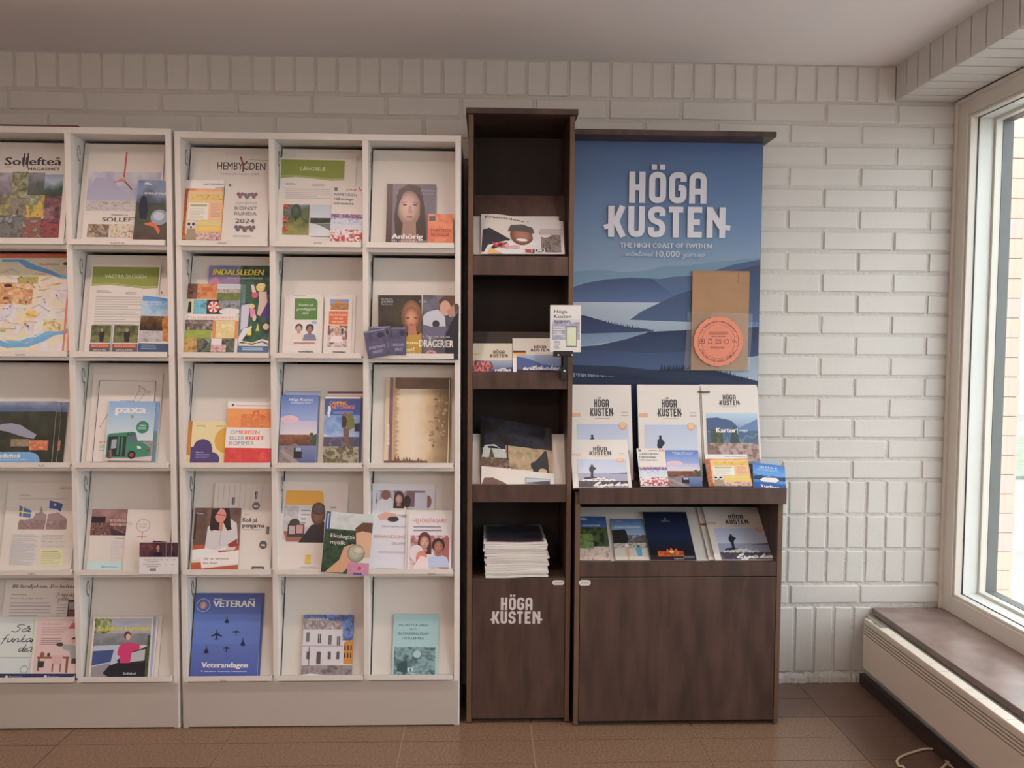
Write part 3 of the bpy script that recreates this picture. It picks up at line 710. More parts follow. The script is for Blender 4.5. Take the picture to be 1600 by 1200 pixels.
OUT = [plane(FR-.0155, z_+.006, 4) for z_ in LIPZ]
# ================================================================== LEFT RACK
c1 = [(70, 74, 58), (122, 128, 96), (92, 84, 74), (150, 146, 138), (48, 48, 46)]
ops = [T(.12, .88, .185, .085, 'Sollefteå', (70, 56, 62), .02), r(.365, .05, .385, .205, (70, 56, 62)), r(.415, .05, .435, .215, (70, 56, 62)), T(.44, .87, .245, .032, 'MAGASINET', (80, 62, 66), .02), T(.12, .21, .215, .018, '2024', GRY)]
ops += [N(.0, .27, .24, .52, [(170, 160, 160), (120, 110, 112), (74, 70, 78)], 3, 1, .5), N(.24, .26, .46, .55, [(60, 62, 38), (112, 110, 60), (150, 150, 120), (84, 76, 50)], 4, 2), N(.46, .27, .68, .52, [(150, 150, 150), (80, 84, 78), (60, 58, 54)], 3, 3, .7), N(.68, .29, .93, .53, [(110, 136, 170), (160, 170, 176), (58, 80, 66), (40, 56, 46)], 2, 4, .8),
        N(0, .52, .24, .74, [(150, 156, 70), (110, 100, 60), (60, 50, 44)], 3, 5), N(.24, .55, .46, .76, [(40, 40, 36), (130, 120, 96), (70, 64, 52)], 4, 6), N(.46, .52, .70, .76, [(180, 176, 160), (96, 106, 60), (196, 160, 40), (100, 60, 50)], 4, 7, .4), N(.70, .53, .93, .78, [(150, 120, 116), (110, 64, 66), (60, 44, 46)], 4, 8),
        N(0, .74, .44, .985, [(176, 174, 172), (60, 60, 56), (110, 108, 100), (80, 76, 70)], 4, 9), N(.44, .76, .68, .985, [(170, 160, 140), (90, 86, 70), (150, 70, 60), (60, 62, 50)], 4, 10), N(.68, .78, .93, .985, [(70, 60, 62), (150, 60, 60), (44, 44, 60)], 4, 11)]
item('magazine', 'white municipal magazine with a collage of photos, top left corner bay of left rack', 'magazine', ROWP[0], .006, (-18, 373.5), (99.5, 373.5), (-15, 232), ops, .005)
ops = [N(.02, .24, .98, .68, [(196, 192, 190), (176, 172, 180), (152, 150, 164), (190, 184, 178)], 5, 21, .35), p([(.02, .5), (.12, .3), (.3, .33), (.5, .45), (.6, .5), (.6, .56), (.02, .62)], (164, 160, 174)), N(.02, .56, .98, .68, [(160, 152, 150), (190, 180, 170), (140, 130, 122)], 8, 22),
       ST_([(.50, .01), (.49, .30)], .022, (196, 82, 76)), e(.47, .33, .05, .02, (200, 140, 110)), ST_([(.47, .33), (.36, .36)], .014, (196, 104, 90)), ST_([(.5, .34), (.61, .44)], .018, (120, 70, 62)),
       T(.36, .58, .735, .022, 'Welcome to', (120, 104, 100)), T(.25, .86, .80, .045, 'SOLLEFTEÅ', (54, 46, 46), .01),
       N(.07, .83, .35, .975, [(120, 96, 70), (180, 150, 110), (90, 80, 84), (150, 130, 100)], 5, 23), N(.36, .83, .66, .975, [(170, 90, 60), (206, 170, 110), (196, 190, 176), (120, 60, 50)], 5, 24)]
item('poster', 'white welcome poster with pale mountain picture, second bay of the top row', 'poster', ROWP[0], .004, (127, 374), (247, 375), (138.5, 235.5), ops, .001)
ops = [N(0, 0, 1, .45, [(84, 100, 134), (120, 136, 160), (70, 84, 96), (50, 58, 62)], 2, 31, .6), N(0, .38, 1, 1, [(52, 60, 62), (66, 76, 54), (86, 70, 62), (60, 44, 42)], 3, 32, .6), e(.72, .62, .26, .13, (140, 150, 160)), e(.7, .60, .16, .07, (176, 184, 190)),
       p([(.12, .30), (.2, .25), (.30, .3), (.36, .5), (.34, .66), (.14, .64), (.08, .45)], (34, 40, 56)), T(.22, .86, .235, .032, 'SOLLEFTEÅ', (214, 214, 216), .02), p([(.16, .07), (.24, .02), (.36, .05), (.42, .08)], (190, 190, 190)),
       p([(.30, .73), (.5, .70), (.62, .72), (.78, .84), (.74, .9), (.58, .78), (.32, .75)], (206, 100, 62))]
item('leaflet', 'narrow dark blue leaflet with a lake and tent photo, beside the welcome poster', 'leaflet', ROWP[0], .011, (207.3, 374), (260.5, 375.5), (212.3, 281.2), ops, .003)
# map
ops = [r(0, 0, 1, .045, (190, 96, 66)), N(.0, .045, .9, 1, [(206, 190, 172), (190, 196, 168), (210, 194, 150), (204, 186, 168), (200, 198, 192), (196, 188, 196), (210, 180, 140)], 7, 41, 0, 44, 44, 2), N(.02, .30, .5, .52, [(206, 190, 160), (206, 150, 90), (180, 120, 70), (214, 190, 150)], 5, 42), N(.55, .55, .9, .82, [(206, 204, 170), (200, 196, 200), (212, 186, 150)], 3, 43),
       p([(.10, .06), (.36, .06), (.50, .12), (.68, .17), (.82, .225), (.97, .235), (.97, .265), (.82, .26), (.64, .20), (.40, .15), (.30, .085), (.10, .085)], (92, 150, 190)),
       p([(-.05, .84), (.1, .93), (.25, .965), (.5, .955), (.68, .90), (.80, .84), (.95, .82), (.95, .77), (.8, .79), (.64, .86), (.48, .92), (.28, .92), (.12, .87), (0, .80)], (100, 154, 186)), p([(.22, .885), (.4, .895), (.62, .82), (.85, .75), (.86, .79), (.62, .87), (.42, .93), (.3, .93)], (104, 160, 190)), ST_([(.16, .83), (.34, .875), (.58, .85), (.9, .70)], .012, (206, 200, 184)),
       N(.31, .24, .55, .31, [(150, 140, 70), (176, 160, 90)], 4, 44), e(.20, .33, .05, .018, (90, 50, 40)), e(.19, .46, .04, .014, (120, 60, 44)), N(.45, .59, .56, .66, [(214, 170, 70), (220, 180, 90)], 3, 45),
       N(.02, .76, .22, .80, [(150, 140, 80), (200, 190, 150)], 4, 46), N(.66, .68, .93, .80, [(150, 130, 70), (206, 190, 140), (200, 190, 170)], 5, 47), ST_([(.1, .555), (.9, .565)], .008, (214, 206, 190)),
       T(.55, .78, .12, .02, 'Översiktskarta', (110, 90, 120)), e(.86, .105, .025, .018, (70, 90, 80)), r(.955, .045, 1, 1, (218, 130, 84)), r(.905, .045, .925, 1, (210, 120, 90))]
for i in range(26):
    a_, b_ = rc.uniform(0, .8), rc.uniform(.15, .78); ops.append(ST_([(a_, b_), (a_+rc.uniform(.03, .16), b_+rc.uniform(-.05, .05)), (a_+rc.uniform(.08, .2), b_+rc.uniform(-.06, .06))], .004, rc.choice([(150, 130, 110), (190, 140, 100), (120, 116, 110)])))
for i in range(30): ops.append(e(rc.uniform(.05, .85), rc.uniform(.2, .75), rc.uniform(.006, .016), rc.uniform(.003, .009), rc.choice([(110, 60, 44), (150, 84, 50), (90, 110, 60)]), 8))
item('city_map', 'large folded city map with orange border, second row at the left edge', 'map', ROWP[1], .006, (-24, 549.5), (109.7, 548.8), (-22, 396.5), ops, .004)
GR = (128, 136, 56)
def green_sheet(title, x0, x1):
    o_ = [r(.02, .025, .98, .235, GR), p([(.02, .235), (.98, .235), (.98, .265), (.78, .272), (.5, .25), (.25, .235), (.02, .25)], GR), T(x0, x1, .155, .042, title, (196, 198, 160))]
    for dy in (0, .012): o_.append(ST_([(.02, .222+dy), (.25, .215+dy), (.5, .232+dy), (.75, .25+dy), (.98, .245+dy)], .006, (180, 184, 130)))
    return o_
item('paper_sheet', 'plain white sheet partly behind the green-headed forest sheet', 'sheet', ROWP[1], .003, (160, 549.5), (259, 551), (168, 426), [e(.855, .245, .012, .018, (150, 110, 60)), T(.87, .99, .25, .008, 'Kommun', GRY)], .001)
ops = green_sheet('VÄSTRA SKOGEN', .20, .80)+[L(.10, .38, .295, .325, 2, (140, 134, 128), 3, .5), L(.52, .75, .31, .345, 2, (150, 144, 138), 4, .6), L(.10, .78, .36, .70, 12, (172, 166, 158), 5)]
item('info_sheet', 'white sheet with olive green banner reading VÄSTRA SKOGEN', 'sheet', ROWP[1], .006, (131, 550), (241, 551), (138.7, 413), ops, .001)
def riple():
    return [N(.03, .0, .97, .66, [(60, 58, 40), (84, 88, 52), (120, 122, 70), (50, 46, 38)], 4, 51, .15), p([(.45, .18), (.6, .15), (.66, .3), (.64, .62), (.46, .62), (.42, .34)], (50, 40, 40)), e(.53, .19, .07, .07, (150, 130, 110)), r(0, .66, 1, .69, Wt), r(.02, .70, .98, 1, (96, 84, 84)), r(.1, .72, .9, .83, (206, 92, 60)), T(.1, .9, .82, .09, 'RIPLEDEN', (220, 120, 84), .03), T(.18, .82, .95, .06, 'SAVOLA MED', (190, 180, 176), .02)]
item('leaflet', 'small forest trail leaflet with orange title strip, left of the two', 'leaflet', ROWP[1], .010, (138.6, 549.8), (172, 550), (140.6, 508), riple(), .002)
item('leaflet', 'small forest trail leaflet with orange title strip, right of the two', 'leaflet', ROWP[1], .010, (173.8, 550), (215, 550.3), (175.6, 508), riple(), .002)
ops = [r(0, 0, 1, .06, Wb), p([(0, .0), (.45, .015), (1, .06), (1, .4), (0, .4)], (84, 140, 190)), N(0, .09, 1, .42, [(80, 136, 186), (120, 164, 200), (170, 186, 200), (100, 150, 192)], 3, 61, .3), N(0, .36, .78, .66, [(120, 104, 80), (96, 64, 40), (60, 44, 32), (40, 34, 26)], 4, 62, .6), p([(1, .2), (.86, .34), (.68, .42), (.72, .6), (.78, .8), (1, .82)], (206, 140, 50)), N(.72, .36, 1, .8, [(214, 156, 60), (190, 110, 40), (150, 90, 44)], 5, 63), N(0, .62, .74, .82, [(150, 140, 136), (180, 172, 168), (110, 100, 98)], 6, 64, .3), r(0, .845, 1, 1, (58, 80, 104)), T(.08, .62, .125, .028, 'UTE SJÄLVKLAR', (214, 220, 226), .02), T(.08, .72, .17, .022, 'UPPLEVELSER', (190, 206, 222)), L(.1, .6, .865, .96, 3, (150, 170, 186), 1)]
item('leaflet', 'tall blue leaflet with autumn birches by a river in the second row', 'leaflet', ROWP[1], .010, (214.8, 549.8), (264.5, 551), (216.3, 461.8), ops, .003)
# row 3
def land():
    return [N(0, 0, 1, .25, [(150, 156, 168), (84, 102, 130), (70, 88, 112)], 2, 71, .7), N(0, .17, 1, 1, [(64, 78, 74), (56, 60, 44), (44, 46, 34), (76, 70, 52)], 5, 72, .4), p([(.13, .38), (.3, .36), (.45, .39), (.60, .48), (.72, .55), (.68, .62), (.5, .58), (.25, .5), (.1, .47)], (140, 140, 152)), N(.32, .62, .62, .74, [(150, 126, 96), (120, 100, 76)], 4, 73), N(.62, .64, .92, .80, [(206, 150, 90), (190, 90, 60), (150, 130, 100)], 5, 74), p([(0, .83), (.65, .83), (.76, .87), (.80, .93), (.81, 1), (0, 1)], (104, 154, 190)), T(.12, .49, .92, .06, 'Sollefteå', (216, 218, 218), .02), T(.04, .62, .965, .025, 'och Örnsköldsvik 2024', (200, 206, 210))]
item('booklet', 'landscape booklet of a river valley, farthest right copy at the back of its pile', 'booklet', ROWP[2], .004, (14, 722.5), (98.5, 722.5), (22, 628), land(), .002)
item('booklet', 'landscape booklet of a river valley, middle copy of its pile', 'booklet', ROWP[2], .007, (4, 722.5), (88, 722.5), (10, 628), land(), .002)
item('booklet', 'landscape booklet of a river valley with light blue title tab, front copy of its pile', 'booklet', ROWP[2], .010, (-18, 722.8), (80.5, 722.5), (-13, 627), land(), .003)
item('paper_sheet', 'large white map sheet standing behind the framed drawing in row three', 'sheet', ROWP[2], .003, (134, 721.5), (245, 722), (145, 584.5), [], .001)
ops = [ST_([(.005, .995), (.005, .005), (.995, .005), (.995, .995)], .010, (84, 78, 84)), ST_([(.38, .32), (.40, .245), (.64, .255), (.66, .2), (.72, .12), (.71, .06), (.76, .09), (.82, .1), (.80, .18), (.70, .27), (.72, .33)], .008, (130, 90, 96)), ST_([(.1, .55), (.18, .44), (.24, .38)], .008, (130, 90, 96)), e(.09, .57, .012, .01, (150, 60, 60)), T(.1, .28, .78, .03, 'RYD', (200, 110, 110), .02), L(.84, .93, .12, .17, 3, GRY, 2), L(.1, .25, .80, .87, 4, (150, 150, 130), 5)]
item('route_map_sheet', 'white sheet with a thin dark frame and route drawing, behind the green bus brochure', 'sheet', ROWP[2], .006, (144, 721.5), (234, 722), (153.8, 594.3), ops, .001)
GB = (44, 122, 90)
def paxa():
    o_ = [g(0, 0, 1, .45, (122, 160, 200), (170, 190, 202)), g(0, .45, 1, .9, (170, 190, 202), (196, 198, 196)), N(.6, .66, 1, .92, [(110, 110, 104), (140, 140, 132), (90, 86, 80)], 4, 81), r(0, .92, 1, 1, (200, 176, 170)), T(.16, .80, .20, .135, 'paxa', (232, 236, 238), .03), e(.52, .262, .035, .027, (130, 160, 50)), T(.58, .80, .27, .02, 'Västernorrland', (226, 230, 230)),
          e(.76, .435, .135, .105, (36, 118, 88), 28), T(.70, .83, .415, .02, 'Nyhet', Wb, .03), L(.66, .86, .43, .475, 2, (170, 200, 184), 3)]
    o_ += [p([(.03, .95), (.03, .58), (.08, .55), (.56, .515), (.63, .53), (.68, .66), (.86, .72), (.95, .78), (.96, .88), (.94, .92), (.6, .95)], GB), p([(.06, .93), (.06, .6), (.44, .585), (.44, .93)], (40, 44, 46)), p([(.13, .8), (.13, .65), (.24, .64), (.24, .79)], (150, 156, 160)), p([(.26, .90), (.26, .60), (.30, .60), (.30, .90)], GB), r(.34, .60, .37, .92, GB), p([(.47, .60), (.60, .565), (.69, .69), (.52, .70)], (84, 100, 110)), p([(.45, .54), (.61, .525), (.62, .565), (.45, .575)], (30, 60, 54)), T(.48, .60, .555, .014, 'Närtrafik', (190, 210, 190)), p([(.68, .75), (.76, .76), (.77, .80), (.69, .79)], (206, 214, 206)), r(.88, .80, .96, .83, (120, 60, 54)), e(.58, .90, .085, .068, (34, 34, 36)), e(.58, .90, .045, .036, (150, 60, 60)), e(.12, .93, .05, .035, (34, 34, 36)), N(.1, .82, .16, .95, [(150, 110, 90), (90, 60, 50)], 3, 82, 0, 5, 8)]
    return o_
item('brochure', 'light blue bus brochure, second copy showing only its right edge', 'brochure', ROWP[2], .009, (168, 721), (242.5, 721), (175, 627), [r(0, 0, 1, .5, (110, 150, 190)), r(0, .5, 1, 1, (90, 124, 130))], .002)
item('brochure', 'light blue brochure with a green minibus and white lowercase title', 'brochure', ROWP[2], .013, (162, 719.6), (236, 720.5), (169.6, 626.5), paxa(), .003)
# row 4
ops = [T(.74, .93, .055, .013, 'NYHETSBREV EUROPA', (110, 104, 104)), T(.74, .90, .075, .012, 'DIREKT 2024', (110, 104, 104)), L(.18, .33, .14, .155, 1, (140, 134, 132), 2), ST_([(.17, .185), (.86, .185)], .004, (130, 124, 122)),
       p([(.20, .53), (.20, .44), (.40, .40), (.43, .345), (.48, .34), (.5, .26), (.53, .34), (.58, .36), (.74, .335), (.88, .41), (.88, .53)], (150, 128, 122)), N(.21, .42, .87, .525, [(168, 146, 138), (130, 104, 98), (150, 130, 122)], 7, 91, 0, 30, 12), ST_([(.58, .53), (.61, .20)], .012, Wb), p([(.61, .20), (.80, .24), (.78, .33), (.72, .3), (.61, .29)], (62, 84, 140)), e(.69, .25, .02, .016, (190, 180, 110), 8), p([(.19, .26), (.37, .32), (.36, .40), (.2, .38)], (78, 110, 160)), ST_([(.19, .33), (.37, .35)], .016, (206, 190, 90)), ST_([(.25, .27), (.24, .40)], .016, (206, 190, 90)),
       L(.13, .50, .58, .93, 17, (176, 180, 174), 8), L(.55, .88, .585, .64, 3, (176, 172, 166), 9), T(.55, .88, .665, .014, 'Nya regler för stöd', (120, 114, 110)), L(.55, .90, .67, .73, 3, (176, 172, 166), 10), r(.54, .745, .88, .93, (206, 200, 150)), T(.57, .80, .775, .014, 'Europadagen', (120, 114, 90), .02), L(.57, .86, .785, .92, 7, (176, 172, 130), 11)]
item('newsletter', 'white newsletter with a roof and flags picture, fourth row at the left edge', 'newsletter', ROWP[3], .005, (-2, 893.6), (110.5, 894), (6.5, 753.5), ops, .001)
ops = [N(0, .0, 1, .42, [(176, 130, 120), (150, 110, 104), (90, 60, 54), (44, 34, 34)], 4, 101, .5), r(.0, .12, .4, .26, (40, 34, 36)), N(0, .22, 1, .42, [(40, 32, 32), (130, 86, 74), (70, 44, 42), (190, 150, 140)], 9, 102), p([(.6, .42), (.55, .3), (1, .4), (1, .42)], (56, 48, 50)), T(.52, .98, .2, .04, 'SEXUELLA', (206, 170, 166), .02), T(.55, 1.0, .265, .04, 'FRISTÄDER', (206, 170, 166), .02), L(.72, .98, .455, .48, 1, (150, 140, 140), 2), L(.62, .98, .5, .83, 10, (190, 182, 182), 3), r(0, .84, 1, 1, (176, 202, 206)), T(.45, .85, .93, .022, 'Länsstyrelsen', (90, 120, 140)), ST_([(.40, .90), (.44, .94), (.47, .9)], .012, (60, 84, 110))]
item('folder', 'white folder with a dark reddish crowd photo and pale blue foot', 'brochure', ROWP[3], .005, (135, 893.3), (191, 893.8), (141.3, 795.3), ops, .002)
ops = [ST_([(.37+.145*math.cos(t_), .26+.10*math.sin(t_)) for t_ in np.linspace(0, 6.28, 25)], .012, (190, 130, 130)), ST_([(.37, .36), (.37, .48)], .016, (196, 90, 90)), ST_([(.26, .44), (.47, .44)], .016, (196, 90, 90)), T(.26, .48, .245, .016, 'ett våldsförebyggande', GRY), T(.29, .44, .285, .016, 'program', GRY), ST_([(.0, .2), (.07, .25), (.12, .24), (.06, .2)], .008, (130, 130, 140))]
item('folder', 'plain white folder with a thin red circle and cross sign', 'brochure', ROWP[3], .009, (190.5, 893.8), (261.5, 895), (196, 795.3), ops, .002)
def pinkcard():
    o_ = [r(0, 0, 1, .46, (76, 44, 54)), N(0, 0, .55, .46, [(120, 70, 74), (84, 48, 56), (60, 36, 46)], 2, 111)]+person(.70, .16, .085, (196, 130, 110), (50, 30, 34), (40, 30, 40), .98)
    return o_+[r(0, .46, 1, 1, Wt), T(.18, .88, .565, .035, 'VÅGAR DU PRATA OM', (90, 80, 90), .01), T(.30, .72, .625, .035, 'ETT NEJ IDAG?', (90, 80, 90), .01), L(.14, .86, .66, .72, 1, GRY, 3, .95), L(.28, .74, .73, .79, 1, GRY, 4, .95), r(.40, .82, .64, .90, (130, 126, 124))]
item('card', 'small dark card standing askew behind the purple portrait cards', 'card', ROWP[3], .012, (238, 850), (260, 852), (237, 844.5), [r(0, 0, 1, 1, (70, 44, 48))], .001)
for i, (a, c, lb) in enumerate(((240, 278.2, 'small card with purple photo half, rightmost copy in its fan'), (229, 267.5, 'small card with purple photo half, middle copy in its fan'), (217.3, 258.8, 'small card with purple portrait photo, front copy in its fan'))):
    item('card', lb, 'card', OUT[3], .003+.002*i, (a, 897), (c, 897), (a+1.5, 847.6), pinkcard(), .0015, group='fan of small portrait cards')
# row 5
ops = [T(.10, .96, .085, .036, 'Bli familjehem. Du behövs!', (92, 76, 80), .015, .12), L(.09, .33, .14, .165, 1, (160, 152, 150), 1), T(.09, .52, .195, .016, 'Barn och unga väntar', (130, 122, 120)), L(.09, .66, .22, .38, 5, (168, 160, 156), 3), CUR(.68, .92, .165, .02, 'fråga dig', .007, (120, 110, 112)), CUR(.70, .84, .21, .02, 'goda', .006, (120, 110, 112)), L(.70, .84, .24, .38, 5, (176, 168, 164), 4), r(.845, .20, .95, .40, (70, 56, 60)), r(.86, .225, .935, .30, (150, 140, 140)), r(.86, .31, .93, .38, (120, 70, 70))]
item('info_sheet', 'large white family home information sheet at the back of the bottom left bay', 'sheet', ROWP[4], .003, (-8, 1063), (114, 1063), (4, 905.5), ops, .001)
def navyfoot(): return [r(0, .895, 1, 1, (46, 56, 84)), e(.3, .945, .03, .022, (206, 208, 212), 10), T(.36, .62, .945, .02, 'Göteborgsregionen', (190, 194, 204))]
ops = [r(0, 0, 1, .9, (196, 202, 204)), CUR(.34, .80, .24, .055, 'Så', .018, (54, 50, 60)), CUR(.12, 1.0, .40, .055, 'funkar', .018, (54, 50, 60)), CUR(.55, .96, .55, .055, 'det', .018, (54, 50, 60)), L(.1, .95, .63, .66, 1, (160, 160, 164), 3, .9), ST_([(.75+.09*math.cos(t_), .83+.055*math.sin(t_)) for t_ in np.linspace(0, 6.28, 20)], .012, (110, 110, 124)), r(0, .895, 1, 1, (46, 56, 84)), e(.35, .945, .035, .022, (206, 208, 212), 10), T(.42, .72, .95, .02, 'Regionen', (190, 194, 204))]
item('brochure', 'pale blue brochure with handwritten title and navy foot, bottom left bay', 'brochure', ROWP[4], .007, (-13, 1063), (52, 1063), (-10, 963.5), ops, .002)
ops = [r(.06, .04, .97, .9, (206, 178, 168)), T(.16, .56, .125, .022, 'Söka ditt sommarjobb', (120, 84, 84)), L(.16, .7, .16, .30, 5, (176, 144, 138), 2), L(.16, .65, .33, .45, 4, (160, 124, 120), 4), ST_([(.80, .04), (.80, .1)], .008, (90, 60, 60)), p([(.70, .19), (.78, .1), (.84, .1), (.93, .19)], (176, 90, 84)), p([(.66, .52), (.56, .44), (.6, .43), (.84, .45), (.93, .47), (.94, .66), (.80, .66), (.78, .55)], (150, 158, 148)), e(.86, .36, .06, .04, (60, 44, 46)), e(.84, .385, .04, .03, (196, 150, 130)), r(.83, .66, .94, .74, (60, 62, 60)), r(.86, .74, .93, .8, (206, 180, 160)), e(.56, .44, .075, .028, (70, 62, 62)), r(.12, .63, .78, .66, (130, 84, 60)), r(.14, .66, .18, .86, (130, 84, 60)), r(.72, .66, .77, .88, (130, 84, 60)), r(.42, .61, .65, .74, (200, 160, 150)), r(.44, .74, .47, .87, (140, 96, 76)), r(.6, .74, .63, .87, (140, 96, 76)), e(.22, .6, .045, .045, (150, 84, 70)), e(.35, .60, .03, .03, (80, 50, 46)), p([(.14, .70), (.28, .70), (.27, .80), (.16, .80)], (60, 50, 56)), r(0, .895, 1, 1, (46, 56, 84)), e(.33, .94, .03, .022, (206, 208, 212), 10), T(.38, .62, .95, .02, 'Regionen', (190, 194, 204))]
item('brochure', 'pink illustrated brochure of a person at a kitchen table, navy foot', 'brochure', ROWP[4], .011, (45.5, 1063), (121.5, 1063), (53.7, 963.5), ops, .003)
def kommun():
    o_ = [N(.03, .03, .97, .30, [(168, 172, 180), (150, 156, 160), (170, 166, 150)], 2, 121), N(.03, .03, .30, .5, [(60, 66, 36), (120, 128, 60), (170, 176, 140), (54, 54, 40)], 6, 122), N(.03, .27, .97, .46, [(150, 150, 150), (120, 120, 122), (100, 104, 96)], 3, 123, .4), p([(.03, .47), (.45, .45), (.5, .55), (.45, .95), (.03, .97)], (170, 176, 186)), p([(.03, .55), (.38, .53), (.34, .72), (.03, .78)], (60, 78, 120)), p([(.03, .80), (.34, .74), (.4, .95), (.03, .97)], (140, 132, 130)), p([(.32, .78), (.5, .72), (.93, .70), (.94, .97), (.34, .97), (.22, .9)], (34, 34, 40)), p([(.44, .70), (.62, .55), (.92, .48), (.94, .74), (.5, .76)], (40, 42, 46)), p([(.66, .58), (.90, .52), (.90, .70), (.62, .73)], (170, 170, 164)), N(.92, .3, .97, .97, [(90, 96, 60), (60, 64, 44)], 4, 124, 0, 4, 16)]
    o_ += [p([(.44, .58), (.46, .48), (.54, .42), (.66, .41), (.80, .46), (.82, .52), (.68, .56), (.66, .74), (.50, .74), (.48, .62), (.45, .62)], (196, 50, 100)), e(.585, .30, .055, .065, (90, 56, 50)), e(.60, .325, .038, .05, (206, 160, 136)), p([(.80, .46), (.88, .50), (.80, .53)], (206, 160, 136)), T(.39, .70, .105, .032, 'Hälsa hos', (170, 164, 130), .01), T(.09, .955, .225, .07, 'Sollefteå kommun', (206, 190, 60), .03), T(.56, .77, .925, .04, 'Sollefteå', (190, 190, 196), .01, .1)]
    return o_
item('magazine', 'municipal guide magazine, rearmost copy sticking out on the right of its pile', 'magazine', ROWP[4], .003, (151, 1061.5), (246, 1062), (158, 961), [], .002)
item('magazine', 'municipal guide magazine, middle white-edged copy of its pile', 'magazine', ROWP[4], .007, (145, 1061.5), (239.5, 1062), (150, 962), [r(.93, 0, .97, 1, (150, 160, 186))], .003)
item('magazine', 'municipal guide magazine with a woman in a pink shirt behind a car door', 'magazine', ROWP[4], .012, (138.2, 1062), (233.2, 1061.5), (142.3, 963.6), kommun(), .004)
# ================================================================== MIDDLE RACK
# row 1
ops = [T(.11, .885, .175, .085, 'HEMBYGDEN', (56, 46, 46), .0), ST_([(.475, .02), (.53, .12), (.53, .20)], .028, (130, 60, 60)), ST_([(.59, .07), (.53, .13)], .022, (110, 50, 50)), ST_([(.62, .055), (.96, .062)], .006, GRY), T(.17, .79, .235, .026, 'Sommarbohusen 2024', (140, 132, 130))]
item('paper_sheet', 'blank white sheet standing behind the black-titled heritage magazine', 'sheet', ROWP[0], .002, (291, 376), (345, 376), (298, 237), [], .001)
item('magazine', 'white heritage magazine with black condensed title and red letter Y', 'magazine', ROWP[0], .006, (320.5, 376.5), (418.8, 378), (323.2, 241), ops, .003)
def naturn():
    o_ = [r(0, 0, 1, 1, Wt), T(.48, .98, .085, .03, 'NATURNÄRA', (90, 110, 80), .02), T(.78, 1.1, .145, .03, 'SVERIGE', (90, 110, 80), .02), r(0, .14, 1, 1, (120, 60, 36)), N(0, .14, 1, .98, [(206, 140, 60), (220, 160, 90), (196, 110, 50)], 5, 131), N(.0, .16, .12, .98, [(110, 50, 34), (200, 110, 60), (60, 34, 26)], 9, 132, 0, 6, 34), r(.10, .19, .97, .90, (222, 168, 118)), N(.18, .24, .97, .33, [(150, 110, 40), (214, 190, 80), (196, 140, 40), (110, 70, 30)], 8, 133, 0, 30, 8), T(.2, .95, .325, .07, 'LIJER SLANÄR', (206, 180, 60), .03), r(.14, .38, .64, .66, (222, 216, 182)), r(.18, .40, .60, .44, (150, 160, 100)), L(.18, .58, .46, .64, 7, (176, 170, 140), 3), L(.70, .95, .38, .62, 8, (190, 140, 110), 4), r(.40, .69, .95, .75, (196, 190, 100)), r(.34, .78, .98, .84, (226, 180, 60)), N(.36, .86, .98, .99, [(60, 50, 110), (190, 130, 130), (210, 190, 150), (80, 70, 120)], 8, 134, 0, 24, 8)]
    return o_+[e(.24, .74, .13, .10, (190, 176, 160)), e(.24, .74, .10, .08, (200, 194, 184)), e(.18, .73, .035, .028, DK), e(.29, .73, .035, .028, DK), e(.235, .78, .025, .02, DK), p([(.14, .8), (.34, .8), (.37, .99), (.12, .99)], (150, 130, 104))]
item('booklet', 'orange zoo booklet with meerkat photo in the top row of the middle rack', 'booklet', ROWP[0], .011, (282.3, 376), (345.5, 376.5), (287.5, 281), naturn(), .002)
def clover(cx, cy, s, c): return [e(cx-s, cy-s*.6, s, s*.75, c, 10), e(cx+s, cy-s*.6, s, s*.75, c, 10), e(cx, cy+s*.4, s*1.1, s*.8, c, 10)]
ops = []
for (cy, cs) in ((.22, [(120, 84, 100), (110, 100, 110), (124, 96, 90)]), (.78, [(96, 84, 100), (110, 84, 96), (106, 90, 92)])):
    for i, cx in enumerate((.35, .5, .65)): ops += clover(cx, cy+(.012 if i == 1 else 0), .042, cs[i])+[e(cx+.02, cy+.005, .014, .01, (196, 110, 80), 8)]
ops += [T(.25, .74, .37, .04, 'SOLLEFTEÅ', (172, 168, 168)), T(.25, .74, .465, .058, 'KONST', (120, 114, 118)), T(.25, .74, .555, .058, 'RUNDA', (120, 114, 118)), T(.28, .70, .69, .075, '2024', (84, 76, 80)), e(.11, .05, .03, .022, (80, 84, 80), 8), L(.25, .68, .885, .925, 2, (190, 184, 180), 3)]
item('brochure', 'white art tour brochure reading KONST RUNDA 2024', 'brochure', ROWP[0], .015, (345.3, 377), (417, 378.5), (349.8, 284.8), ops, .002)
item('paper_sheet', 'second white sheet behind the green-headed village sheet in the top row', 'sheet', ROWP[0], .003, (455, 376.5), (552, 378), (461, 238.5), [], .001)
